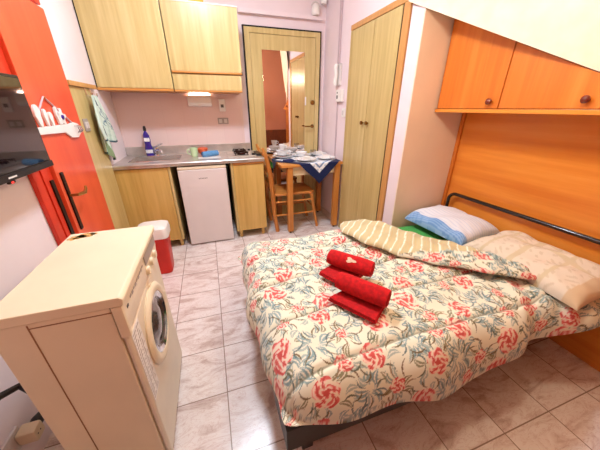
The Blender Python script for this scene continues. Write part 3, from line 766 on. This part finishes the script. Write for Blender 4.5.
# chair with ladder back
t = thing('ladder_back_chair', (.875, 2.86, 0), 'honey-wood ladder-back chair pushed under the left side of the table', 'chair')
ch = t
for y in (2.725, 3.08):
    q = B(); pts = [(.632, y, 0), (.602, y, .22), (.592, y, .45), (.575, y, .68), (.535, y, .88), (.505, y, .965)]
    q.tube([Vector(p) for p in pts], [.022, .025, .026, .026, .022, .014], 10); fin('back_leg', q, M['honey'], ch)
for y in (2.725, 3.08):
    q = B(); q.tube([(1.13, y+.0, 0), (1.09, y, .22), (1.05, y, .44)], [.016, .018, .02], 10); fin('front_leg', q, M['honey'], ch)
for z, x in ((.60, .582), (.73, .566), (.88, .535)):
    q = B(); pts = []
    for i in range(9):
        s_ = i/8; pts.append((x-.018*math.sin(math.pi*s_), 2.74+.325*s_, z))
    for a, c_ in zip(pts, pts[1:]):
        q.prism([(a[0]-.007, a[1], z-.03), (a[0]+.007, a[1], z-.03), (a[0]+.007, a[1], z+.03), (a[0]-.007, a[1], z+.03)], (c_[0]-a[0], c_[1]-a[1], 0))
    fin('back_slat', q, M['honey_x'], ch)
q = loft([rrect(.845, 2.90, .235, .20, .04, .44), rrect(.845, 2.90, .24, .205, .04, .452), rrect(.845, 2.90, .235, .20, .04, .466)])
fin('seat', q, M['honey_x'], ch)
for (a, c_) in (((.60, 2.725, .20), (1.094, 2.725, .20)), ((.60, 3.08, .20), (1.094, 3.08, .20)), ((.60, 2.725, .30), (.60, 3.08, .30)), ((1.085, 2.725, .26), (1.085, 3.08, .26)), ((.597, 2.725, .36), (1.066, 2.725, .36))):
    fin('stretcher', B().tube([a, c_], .011, 8), M['honey_x'], ch)

# ------------------------------------------------------------------ wall items right
XW = XR-.0005
t = thing('cable_conduit', (XR, 2.93, 0), 'pale vertical conduit running down the pink wall to the intercom', 'conduit')
q = B(); q.box(XW-.020, XW, 2.83, 2.862, 1.76, ZC-.002, .004); fin('upper_duct', q, M['conduit'], t)
q = B(); q.box(XW-.009, XW, 2.82, 2.845, .08, 1.40, .004); fin('lower_duct', q, M['conduit'], t)
t = thing('intercom', (XR, 2.88, 1.56), 'white intercom handset on the pink wall below the conduit', 'intercom')
fin('base', bx(XW-.02, XW, 2.775, 2.86, 1.555, 1.757, .006), M['grey_white'], t)
q = B(); q.tube([(XW-.045, 2.825, 1.56), (XW-.052, 2.825, 1.585), (XW-.042, 2.825, 1.65), (XW-.052, 2.825, 1.725), (XW-.045, 2.825, 1.75)], [.018, .023, .017, .023, .018], 14)
hs = fin('handset', q, M['white'], t)
fin('cord', B().tube([(XW-.03, 2.835, 1.555), (XW-.028, 2.85, 1.53), (XW-.02, 2.845, 1.505)], .003, 7), M['grey_white'], t)
t = thing('thermostat', (XR, 2.83, 1.46), 'white thermostat box with dark display below the intercom', 'thermostat')
fin('case', bx(XW-.035, XW, 2.70, 2.825, 1.40, 1.515, .006), M['white'], t)
fin('display', bx(XW-.0362, XW-.035, 2.775, 2.805, 1.43, 1.462), M['text'], t, smooth=False)
fin('indicator', bx(XW-.0362, XW-.035, 2.78, 2.80, 1.48, 1.494), M['text'], t, smooth=False)
t = thing('switch_plate', (XR, 2.70, 1.29), 'white square switch plate below the thermostat, near the wardrobe', 'switch plate')
fin('plate', bx(XW-.01, XW, 2.645, 2.715, 1.25, 1.335, .003), M['white'], t)
fin('rocker', bx(XW-.014, XW-.0105, 2.665, 2.70, 1.27, 1.315, .002), M['grey_white'], t)
t = thing('blanking_plate', (XR, 3.08, 1.2), 'plain pale blank plate on pink wall between entrance door and conduit', 'plate')
fin('cover', bx(XW-.006, XW, 3.02, 3.13, 1.185, 1.285, .002), M['pink'], t)

# ------------------------------------------------------------------ wardrobe
t = thing('wardrobe', (1.65, 2.21, 0), 'tall two-door pale ash wardrobe built into the pink wall', 'wardrobe')
fin('carcass', bx(1.40, 1.90, 1.812, 2.612, .0, 2.00, .002), M['ash'], t)
fin('top_trim', bx(1.372, 1.42, 1.806, 2.618, 1.988, 2.03, .003), M['trim_wood'], t)
fin('side_trim', bx(1.372, 1.42, 1.806, 1.872, .0, 1.9875, .003), M['trim_wood'], t)
fin('side_trim', bx(1.374, 1.398, 2.594, 2.618, .0, 1.9875, .002), M['ash'], t)
for (a, c_, ky) in ((1.890, 2.224, 2.185), (2.230, 2.592, 2.265)):
    dd = fin('door', bx(1.376, 1.397, a, c_, .03, 1.985, .002), M['ash_base'] if False else M['ash'], t)
    fin('knob', B().lathe([(0, 0), (.008, 0), (.008, .01), (.017, .018), (.016, .028), (0, .031)], (1.3758, ky, 1.215), 16, RY(-math.pi/2)), M['bronze'], dd)
fin('shadow_gap', bx(1.379, 1.398, 1.8735, 1.8885, .03, 1.985), M['black_gap'], t)  # solid black strip, painted shade of the gap beside the door

# ------------------------------------------------------------------ over-bed unit
CF = 1.612
def slopez(y): return 1.878-(1.878-1.480)/(1.665-.80)*(1.665-y)-.004
t = thing('overbed_cabinet', (1.76, .75, 1.30), 'cherry-wood over-bed cabinet cut along the sloping ceiling', 'cabinet')
ys = [(1.205, 1.655), (.752, 1.199), (.53, .746)]
YE = .52
q = B(); q.prism([(CF+.022, 1.664, 1.335), (CF+.022, YE, 1.335), (CF+.022, YE, slopez(YE)), (CF+.022, 1.664, slopez(1.664))], (XH+.02-CF-.022, 0, 0))
fin('carcass', q, M['cherry'], t, smooth=False)
fin('bottom_board', bx(CF-.006, XH+.02, YE, 1.665, 1.312, 1.3335, .002), M['cherry_h'], t)
for (a, c_) in ys:
    q = B(); q.prism([(CF, c_, 1.337), (CF, a, 1.337), (CF, a, slopez(a)), (CF, c_, slopez(c_))], (.02, 0, 0), .002)
    dd = fin('door', q, M['cherry'], t)
    if a > .6: fin('knob', B().lathe([(0, 0), (.009, 0), (.008, .008), (.016, .016), (.017, .024), (.010, .031), (0, .033)], (CF-.0002, a+.05, 1.375), 16, RY(-math.pi/2)), M['knob'], dd)
t = thing('headboard_panel', (1.90, .6, 0), 'wide cherry-wood wall panel behind the bed head', 'headboard')
fin('panel', bx(XH, XH+.024, -.33, 1.635, 0.0, 1.311, .002), M['cherry_h'], t)
fin('edge_strip', bx(XH-.012, XH+.024, 1.637, 1.667, 0.0, 1.311, .002), M['cherry'], t)

# ------------------------------------------------------------------ bed
t = thing('bed', (1.0, 1.08, 0), 'double bed with charcoal base and curved black head rail', 'bed')
q = B(); q.box(.125, .72, .525, .555, .155, .285, .004); q.box(.72, 1.80, .62, .65, .25, .285, .004); q.box(.135, 1.80, 1.585, 1.615, .155, .285, .004); q.box(.125, .165, .555, 1.585, .155, .285, .004); q.box(1.77, 1.80, .555, 1.585, .155, .285, .004); q.box(.165, .72, .555, 1.585, .262, .284); q.box(.72, 1.77, .65, 1.585, .262, .284)
fin('base_frame', q, M['frame_metal'], t)
for x, y in ((.23, .60), (1.7, .80), (.23, 1.56), (1.7, 1.56)): fin('leg', bx(x-.025, x+.025, y-.02, y+.02, 0, .155, .004), M['black'], t)
HX = 1.845
r_ = .06
pts = [(HX, 1.575, .12), (HX, 1.575, .40)]+arc((HX, 1.575-r_, .70-r_), r_, 0, math.pi/2, 8)+[(HX, 1.0, .705), (HX, .62, .708)]+arc((HX, .54+r_-.02, .708-r_), r_, math.pi/2, math.pi, 8)+[(HX, .52, .42)]
fin('head_rail', B().tube(pts, .0135, 12), M['tube'], t)
q = B(); q.box(.17, 1.79, .57, 1.59, .286, .455, .045, 4)
fin('mattress', q, M['green'], t, label='mattress in a green fitted sheet')

# duvet -----------------------------------------------------
def smooth(x, a, b2):
    k = np.clip((x-a)/(b2-a), 0, 1); return k*k*(3-2*k)
nu, nv = 420, 400
s = np.linspace(0, 1, nu)[:, None]; s = .35*s**2.2+.65*s; tt = np.linspace(0, 1, nv)[None, :]; tt = tt-.118*np.sin(2*np.pi*tt)+.03*np.sin(4*np.pi*tt)*0   # s foot->head, t near->far
foot_x = .092-.012*tt+.014*np.sin(tt*9+.5)+.010*np.sin(tt*23)
hk_t = np.array([0, .06, .14, .25, .4, .55, .7, .85, 1.0]); hk_x = np.array([1.80, 1.79, 1.70, 1.51, 1.39, 1.27, 1.18, 1.08, .99])
head_x = np.interp(tt[0], hk_t, hk_x)[None, :]
X = foot_x+(head_x-foot_x)*s
near_y = .474-.030*smooth(X, .75, 1.0)*(1-smooth(X, 1.25, 1.45))-.014*(1-smooth(X, .5, 1.0))+.022*np.sin(X*6.2+.6)+.012*np.sin(X*15)-.03*smooth(X, 1.35, 1.7)+.03*np.exp(-((X-1.32)/.08)**2)
far_y = 1.655+.012*np.sin(X*8)+.008*np.sin(X*19)
Y = near_y+(far_y-near_y)*tt
# round the two foot corners
dfoot = (X-foot_x); dn = (Y-near_y); df = far_y-Y
rc = .055
for sgn, dd in ((1, dn), (-1, df)):
    inn = (dfoot < rc) & (dd < rc)
    ax, ay = rc-dfoot, rc-dd; mx_ = np.maximum(ax, ay); rad = np.sqrt(ax**2+ay**2)+1e-9
    k = np.where(inn, mx_/rad, 1)
    X = np.where(inn, foot_x+rc-ax*k, X); ynew = rc-ay*k
    Y = np.where(inn, (near_y+ynew) if sgn == 1 else (far_y-ynew), Y)
DF = (dfoot); DH = head_x-X
d_in = np.minimum(np.minimum(dn, df), DF)
dn0, df0 = dn, df
Rr = .125
prof = lambda d: np.sqrt(np.clip(1-(1-np.clip(d/Rr, 0, 1))**2, 0, 1))
rimz = .348-.044*smooth(X, .5, .85)+.02*smooth(X,.9,1.2)+.012*np.sin(X*5+1)+.010*np.sin(X*13)+.09*smooth(X, 1.3, 1.75)
edge = np.minimum(prof(dn), np.minimum(prof(df), prof(DF)))
# smoother corner: combine
edge = prof(np.clip(Rr-np.sqrt(np.clip(Rr-np.clip(dn, 0, Rr), 0, None)**2+np.clip(Rr-np.clip(DF, 0, Rr), 0, None)**2+np.clip(Rr-np.clip(df, 0, Rr), 0, None)**2), 0, Rr))
Ztop = .525+.008*np.sin(X*7+Y*5)+.007*np.sin(X*3-Y*11+2)+.004*np.sin(X*19+Y*13)+.004*np.sin(X*11-Y*27)
Ztop -= .040*smooth(X, 1.40, 1.56)
seam = np.zeros_like(X)
for gy in (.545, .80, 1.06, 1.32):
    qd = Y-gy-.015*np.sin(X*3)-.03*X
    Ztop -= .012*np.exp(-(qd/.012)**2); seam = np.maximum(seam, np.exp(-(qd/.0042)**2))
# wrinkles gathered near head corner
wr = smooth(X, 1.05, 1.5)*smooth(1.0-Y, 0, .3)
Ztop += wr*.012*np.sin((X*1.0-Y*.75)*48+3*np.sin(Y*9))
rimz = np.broadcast_to(rimz, Ztop.shape)
Z = rimz+(Ztop-rimz)*edge
# head edge tucks down to the sheet
hd = prof(np.clip(DH, 0, .06)/.06*Rr)
Z = .47+(Z-.47)*np.where(Z > .47, hd, 1)
bottom = np.maximum(rimz-.004, 0)+(.4575-rimz+.004)*smooth(d_in, .0, .062)
bottom = np.minimum(bottom, Z-.002)
top = np.stack([X, Y, Z], -1); bot = np.stack([X, Y, bottom], -1)
# arc-length pattern coordinates
dY = np.sqrt(np.diff(Y, axis=1)**2+np.diff(Z, axis=1)**2); V = np.concatenate([np.zeros((nu, 1)), np.cumsum(dY, 1)], 1); V = V-V[:, nv//2:nv//2+1]+1.05
dX = np.sqrt(np.diff(X, axis=0)**2+np.diff(Z, axis=0)**2); U = np.concatenate([np.zeros((1, nv)), np.cumsum(dX, 0)], 0); U = U-U[nu//2:nu//2+1, :]+X[nu//2:nu//2+1, :]

def floral(U, V, seed=5, sp=.138):
    r0 = np.random.default_rng(seed)
    c = np.ones(U.shape+(3,))*np.array((231., 230., 210.))
    motifs = []
    for i in range(-2, 18):
        for j in range(-2, 17):
            x = (i+.5*(j % 2))*sp+r0.uniform(-.024, .024); y = .2+j*sp*.80+r0.uniform(-.02, .02)
            motifs.append((x, y, (i+2*j) % 3, r0.uniform(0, 6.28), r0.uniform(.85, 1.15)))
    def strokes(x, y, ph, n, r1, ln, wd, cols):
        nonlocal c
        for k in range(n):
            a = ph+k*6.283/n+r0.uniform(-.35, .35); rr = r1*r0.uniform(.85, 1.15); l = ln*r0.uniform(.7, 1.2)
            cxx, cyy = x+(rr+l/2)*math.cos(a), y+(rr+l/2)*math.sin(a); b_ = a+r0.uniform(-.6, .6)
            sel = (np.abs(U-cxx) < l) & (np.abs(V-cyy) < l)
            if not sel.any(): continue
            du, dv = U[sel]-cxx, V[sel]-cyy
            p = du*math.cos(b_)+dv*math.sin(b_); q = -du*math.sin(b_)+dv*math.cos(b_)+2.0*p*p/l*.5
            w_ = wd*(1-(2*p/l)**2); m = (np.abs(p) < l/2) & (np.abs(q) < w_)
            cc = c[sel]; col = np.array(cols[k % len(cols)], float)
            vein = m & (np.abs(q) < w_*.22)
            cc[m] = cc[m]*.10+col*.90
            if wd > .008: cc[vein] = np.array((232, 228, 212))
            c[sel] = cc
    for (x, y, kind, ph, sc) in motifs:           # foliage first
        if kind == 0: strokes(x, y, ph, 8, .052*sc, .055, .010, [(138, 164, 164), (138, 138, 108), (164, 180, 172)]); strokes(x, y, ph+.4, 6, .05*sc, .062, .0035, [(112, 96, 66), (96, 104, 88)])
        elif kind == 1: strokes(x, y, ph, 9, .012, .068*sc, .0125, [(142, 170, 172), (164, 184, 180), (126, 156, 162)]); strokes(x, y, ph+.3, 9, .02, .07*sc, .0032, [(92, 116, 120), (110, 104, 78)])
        else: strokes(x, y, ph, 7, .008, .058*sc, .009, [(142, 138, 104), (154, 176, 170), (134, 158, 152)]); strokes(x, y, ph+.5, 6, .02, .062*sc, .0032, [(116, 94, 64), (150, 130, 100)])
    for (x, y, kind, ph, sc) in motifs:
        if kind == 1: continue
        R = (.052 if kind == 0 else .030)*sc
        sel = (np.abs(U-x) < R*1.3) & (np.abs(V-y) < R*1.3)
        if not sel.any(): continue
        du, dv = U[sel]-x, V[sel]-y; r = np.hypot(du, dv); th = np.arctan2(dv, du)+ph
        out = R*(.84+.16*np.abs(np.cos(2.5*th))+.05*np.sin(7*th+ph))
        m = r < out
        q = r/R; cc = c[sel]
        sw = np.sin(5*th+6.5*q*np.sign(np.sin(ph))+1.5*np.sin(3*th)); lay = np.sin(q*15+1.6*np.sin(3*th+ph))
        col = np.ones((len(r), 3))*np.array((236, 160, 152))
        col[lay > .35] = (218, 106, 100); col[(lay < -.45)] = (244, 220, 206)
        col[(sw > .72) & (q > .35)] = (240, 226, 206); col[(sw < -.82)] = (204, 84, 82)
        col[q < .2] = (208, 88, 84)
        cc[m] = col[m]
        c[sel] = cc
    return c
ctop = floral(U, V)
ctop = ctop*(1-.6*seam[..., None])+np.array((110., 104., 84.))*.6*seam[..., None]
me = bpy.data.meshes.new('d')
nV = nu*nv; idx = np.arange(nV).reshape(nu, nv)
F1 = np.stack([idx[:-1, :-1], idx[1:, :-1], idx[1:, 1:], idx[:-1, 1:]], -1).reshape(-1, 4)
F2 = F1[:, ::-1]+nV
def strip(a): return np.stack([a[1:], a[:-1], a[:-1]+nV, a[1:]+nV], -1)
b_ = [strip(idx[:, 0][::-1]), strip(idx[-1, :][::-1]), strip(idx[:, -1]), strip(idx[0, :])]
me.from_pydata(np.concatenate([top.reshape(-1, 3), bot.reshape(-1, 3)]).tolist(), [], np.concatenate([F1, F2]+b_).tolist())
setcol(me, np.concatenate([ctop.reshape(-1, 3), ctop.reshape(-1, 3)]))
bmt = bmesh.new(); bmt.from_mesh(me); bmesh.ops.recalc_face_normals(bmt, faces=bmt.faces); bmt.to_mesh(me); bmt.free()
dv_ = thing('duvet', (.95, 1.06, .35), 'rose-patterned cream duvet spread over the bed', 'duvet')
fin('cover', me, M['duvet'], dv_, sharp=80)

# turned-back edge with striped lining
sp_pts = np.array([(.885, 1.575, .0), (.93, 1.50, .0), (1.02, 1.36, 0), (1.125, 1.21, 0), (1.23, 1.06, 0), (1.32, .93, 0), (1.42, .81, 0), (1.50, .73, 0), (1.55, .69, 0)])
wid = np.array([.035, .125, .165, .165, .15, .13, .10, .07, .03]); hei = np.array([.010, .034, .046, .045, .042, .038, .034, .028, .012])
ns, nr = 260, 60
q = np.linspace(0, len(sp_pts)-1, ns); kk = np.arange(len(sp_pts))
def cr(vals, q):
    out = np.empty_like(q)
    for i, x in enumerate(q):
        k = int(min(max(math.floor(x), 0), len(vals)-2)); f_ = x-k
        p0, p1, p2, p3 = vals[max(k-1, 0)], vals[k], vals[k+1], vals[min(k+2, len(vals)-1)]
        out[i] = .5*(2*p1+(p2-p0)*f_+(2*p0-5*p1+4*p2-p3)*f_**2+(3*p1-p0-3*p2+p3)*f_**3)
    return out
sx, sy = cr(sp_pts[:, 0], q), cr(sp_pts[:, 1], q); W = cr(wid, q); Hh = cr(hei, q)
tx, ty = np.gradient(sx), np.gradient(sy); ln = np.hypot(tx, ty); nx, ny = -ty/ln, tx/ln
al = np.cumsum(np.hypot(np.gradient(sx), np.gradient(sy)))
a = np.linspace(0, 2*math.pi, nr, endpoint=False)
ca, sa = np.cos(a)[None, :], np.sin(a)[None, :]
w1 = np.sign(ca)*np.abs(ca)**.85; h1 = np.sign(sa)*np.abs(sa)**.8
Wm = W[:, None]*(1+.06*np.sin(al*30)[:, None]); zc0 = .556+.01*np.sin(al*9)[:, None]
sx = sx-.035; sy = sy-.02
PX = sx[:, None]+nx[:, None]*w1*Wm; PY = sy[:, None]+ny[:, None]*w1*Wm
PZ = zc0+h1*Hh[:, None]*np.where(h1 < 0, .35, 1)+.005*np.sin(al*55+1)[:, None]*np.clip(h1, 0, 1)+.005*np.sin(w1*7+al[:, None]*12)*np.clip(h1, 0, 1)
Pf = np.stack([PX, PY, PZ], -1)
Uf = al[:, None]+0*ca; Vf = w1*Wm
cs = np.ones(Pf.shape)*np.array((202., 192., 152.))
st1 = np.mod(Uf*1.0+.02*np.sin(Vf*14), .050)
cs = np.where((st1 < .008)[..., None], np.array((246., 242., 226.)), cs)
cs = np.where(((st1 > .018) & (st1 < .022))[..., None], np.array((206., 186., 138.)), cs)
cs = np.where(((st1 > .035) & (st1 < .039))[..., None], np.array((210., 192., 146.)), cs)
cf = floral(PX+.35, PY+.1+PZ, 11)
fl_ = (Uf > .76+.25*(Vf/.15))
cs = np.where(fl_[..., None], cf, cs)
me = bpy.data.meshes.new('f'); idx = np.arange(ns*nr).reshape(ns, nr); nxt = np.roll(idx, -1, 1)
F = np.stack([idx[:-1], nxt[:-1], nxt[1:], idx[1:]], -1).reshape(-1, 4).tolist()+[idx[0].tolist()[::-1], idx[-1].tolist()]
me.from_pydata(Pf.reshape(-1, 3).tolist(), [], F); setcol(me, cs.reshape(-1, 3))
bmt = bmesh.new(); bmt.from_mesh(me); bmesh.ops.recalc_face_normals(bmt, faces=bmt.faces); bmt.to_mesh(me); bmt.free()
fin('turned_back_edge', me, M['flap'], dv_, sharp=80, label='turned-back edge showing cream striped lining')

# pillows -----------------------------------------------------
def pillow(cx, cy, z0, hx, hy, h, rot, tilt_, colfn, label, seed):
    n, m = 96, 128
    th = np.linspace(-1, 1, n)[:, None]; ph = np.linspace(-1, 1, m)[None, :]
    out = []
    x = th*(1-.06*(1-ph**2))+0*ph; y = ph*(1-.05*(1-th**2))+0*th
    prof_ = (np.clip(1-np.abs(th)**2.6, 0, 1)**.42)*(np.clip(1-np.abs(ph)**3.2, 0, 1)**.40)
    r_ = np.random.default_rng(seed)
    wr = sum(.006*np.sin(x*r_.uniform(3, 9)+y*r_.uniform(3, 10)+r_.uniform(0, 6)) for _ in range(4))
    wr = wr+.010*np.sin(np.arctan2(y, x)*14+seed)*np.clip(np.hypot(x, y)-.55, 0, .5)
    top = np.stack([x*hx, y*hy, prof_*(h*.62+wr)+.0], -1); bot = np.stack([x*hx, y*hy, -prof_*h*.10-.002], -1)
    P = np.concatenate([top.reshape(-1, 3), bot.reshape(-1, 3)])
    c = np.concatenate([colfn(x, y, 1).reshape(-1, 3), colfn(x, y, -1).reshape(-1, 3)])
    idx = np.arange(n*m).reshape(n, m); NV = n*m
    F1 = np.stack([idx[:-1, :-1], idx[1:, :-1], idx[1:, 1:], idx[:-1, 1:]], -1).reshape(-1, 4); F2 = F1[:, ::-1]+NV
    S = lambda a_: np.stack([a_[1:], a_[:-1], a_[:-1]+NV, a_[1:]+NV], -1)
    me = bpy.data.meshes.new('p'); me.from_pydata(P.tolist(), [], np.concatenate([F1, F2, S(idx[:, 0][::-1]), S(idx[-1, :][::-1]), S(idx[:, -1]), S(idx[0, :])]).tolist())
    setcol(me, c)
    bmt = bmesh.new(); bmt.from_mesh(me); bmesh.ops.remove_doubles(bmt, verts=bmt.verts, dist=1e-5); bmesh.ops.recalc_face_normals(bmt, faces=bmt.faces); bmt.to_mesh(me); bmt.free()
    me.transform(TR(cx, cy, z0) @ RZ(rot) @ RY(tilt_))
    return fin('pillow', me, M['pillowcase'], label=label, cat='pillow', sharp=80)
def blue(x, y, sd):
    c = np.ones(x.shape+(3,))*np.array((226., 230., 240.)); k = x+0*y
    st = np.mod((x+1)*9, 1); c = np.where((st < .3)[..., None], np.array((210., 218., 234.)), c)
    low = (x < -.70) | (sd < 0); st2 = np.mod((x+1)*34, 1)
    c = np.where(low[..., None], np.array((150., 184., 226.)), c); c = np.where((low & (st2 < .45))[..., None], np.array((112., 156., 212.)), c)
    return c
def beige(x, y, sd):
    c = np.ones(x.shape+(3,))*np.array((226., 214., 196.))
    n1 = np.sin(x*21+2*np.sin(y*9))*np.sin(y*33+2*np.sin(x*13)); c = np.where((n1 > .55)[..., None], np.array((212., 198., 176.)), c)
    for (a, w) in ((.12, .05), (-.42, .03), (.62, .03)):
        c = np.where((np.abs(y-a) < w)[..., None], np.array((212., 197., 166.)), c)
    for (a, w) in ((.1, .06), (.55, .03)):
        c = np.where((np.abs(x-a) < w)[..., None], np.array((212., 198., 168.)), c)
    c = np.where((y+.0*x < -.78)[..., None], np.array((214., 190., 156.)), c)
    return c
pillow(1.640, 1.345, .53, .185, .26, .165, .06, -.10, blue, 'white and blue striped pillow in the far corner of the bed', 2)
pillow(1.650, .758, .54, .185, .31, .15, -.04, -.12, beige, 'beige checked pillow at the near side of the bed head', 5)

# towels -----------------------------------------------------
def towel_roll(A_, D_, r, label, emblem=False, group=None):
    A_ = Vector(A_); D_ = Vector(D_); n_ = 30; Ld = D_.length; dn_ = D_.normalized(); sd = Vector((-dn_.y, dn_.x, 0))
    q = B(); rings = []
    for k in range(13):
        f_ = k/12; rr = r*(1-.10*(abs(2*f_-1))**6)
        ring = []
        for i in range(n_):
            a_ = 2*math.pi*i/n_; e_ = rr*(1+.02*math.sin(3*a_+5*f_))
            ring.append(tuple(A_+D_*f_+sd*(e_*1.08*math.cos(a_))+Vector((0, 0, e_*math.sin(a_)))))
        rings.append(ring)
    t = thing('rolled_towel', A_+D_/2-Vector((0, 0, r)), label, 'towel', group)
    fin('roll', loft(rings), M['towel'], t)
    for end, sg in ((A_, -1), (A_+D_, 1)):
        sp = [end+dn_*sg*.001+sd*((.004+.0012*i)*math.cos(i*.5))+Vector((0, 0, (.004+.0012*i)*math.sin(i*.5))) for i in range(int((r*.8-.004)/.0012))]
        fin('spiral_edge', B().tube(sp, .0022, 6), M['towel2'], t)
    if emblem:
        q = B(); up_ = Vector((0, 0, 1)); nn = (-sd*.66+up_*.75).normalized(); t2 = (sd*.75+up_*.66).normalized()
        c0 = A_+D_*.55+nn*r*1.035; pts = []
        for i in range(16):
            a_ = 2*math.pi*i/16; rr = .018*(1+.35*math.cos(3*a_)); w_ = rr*.7*math.sin(a_)
            pts.append(tuple(c0+dn_*rr*1.3*math.cos(a_)+t2*w_-nn*(w_*w_/(2*r)-.0006)))
        q.prism(pts, tuple(nn*.0012)); fin('embroidered_emblem', q, M['goldthread'], t, label='small pale gold embroidered emblem', smooth=False)
def folded_towel(pts, z, label):
    q = B(); th = .011; c_ = sum((Vector((*p, 0)) for p in pts), Vector())/4
    t = thing('folded_towel', (c_.x, c_.y, z), label, 'towel')
    for k, nm in enumerate(('lower_fold', 'upper_fold')):
        sc = 1-.035*k
        pp = [tuple(c_+(Vector((*p, 0))-c_)*sc+Vector((0, 0, z+k*(th+.0005)))) for p in pts]
        fin(nm, B().prism(pp, (0, 0, th), .004), M['towel2'], t)
ZB = .547
folded_towel([(.448, 1.035), (.525, .885), (.665, .95), (.585, 1.10)], ZB, 'flat folded red towel beneath the towel roll bearing an emblem')
folded_towel([(.412, .838), (.535, .645), (.628, .715), (.53, .875)], ZB, 'flat folded red towel beneath the plain roll nearest the bed front')
towel_roll((.535, 1.09, ZB+.025+.040), (.145, -.185, 0), .042, 'rolled red towel with a small gold emblem, farther from bed front', True)
towel_roll((.486, .885, ZB+.025+.041), (.135, -.190, 0), .041, 'plain rolled red towel, nearer the front of the bed')

# ------------------------------------------------------------------ lamps
t = thing('pendant_lamp', (.82, .66, 1.9), 'round warm pendant lamp hanging above the bed foot', 'lamp')
ZL = 1.88
fin('globe', B().lathe([(0, -.085), (.04, -.075), (.07, -.048), (.085, 0), (.07, .048), (.04, .075), (0.001, .085)], (.82, .66, ZL), 24), M['lamp_warm'], t)
fin('cord', B().tube([(.82, .66, ZL+.087), (.82, .66, min(ZC-.002, ZC-.003))], .006, 8), M['white'], t)
t = thing('ceiling_lamp', (.10, 1.8, ZC-.1), 'round white ceiling lamp over the kitchen floor', 'lamp')
fin('base', B().lathe([(0, 0), (.15, 0), (.15, -.03), (0, -.03)], (.10, 1.80, ZC-.001), 28), M['white'], t)
fin('diffuser', B().lathe([(.145, -.031), (.13, -.06), (.08, -.085), (0, -.095)], (.10, 1.80, ZC-.001), 28), M['lamp_white'], t)

# ------------------------------------------------------------------ camera, world, view
cam = bpy.data.cameras.new('camera'); co = bpy.data.objects.new('camera', cam); COL.objects.link(co)
cam.sensor_width = 36; cam.lens = 259*36/600; cam.clip_start = .02
co.location = (0, 0, 1.34)
pitch = math.atan(117/259)
co.rotation_euler = (math.pi/2-pitch, 0, -math.radians(18.5))
scene.camera = co
wd_ = bpy.data.worlds.new('world'); scene.world = wd_; wd_.use_nodes = True
wd_.node_tree.nodes['Background'].inputs[0].default_value = (1, .9, .8, 1); wd_.node_tree.nodes['Background'].inputs[1].default_value = .3
scene.view_settings.view_transform = 'Standard'; scene.view_settings.look = 'None'
scene.view_settings.gamma = 1; scene.view_settings.use_curve_mapping = False
scene.view_settings.exposure = .80
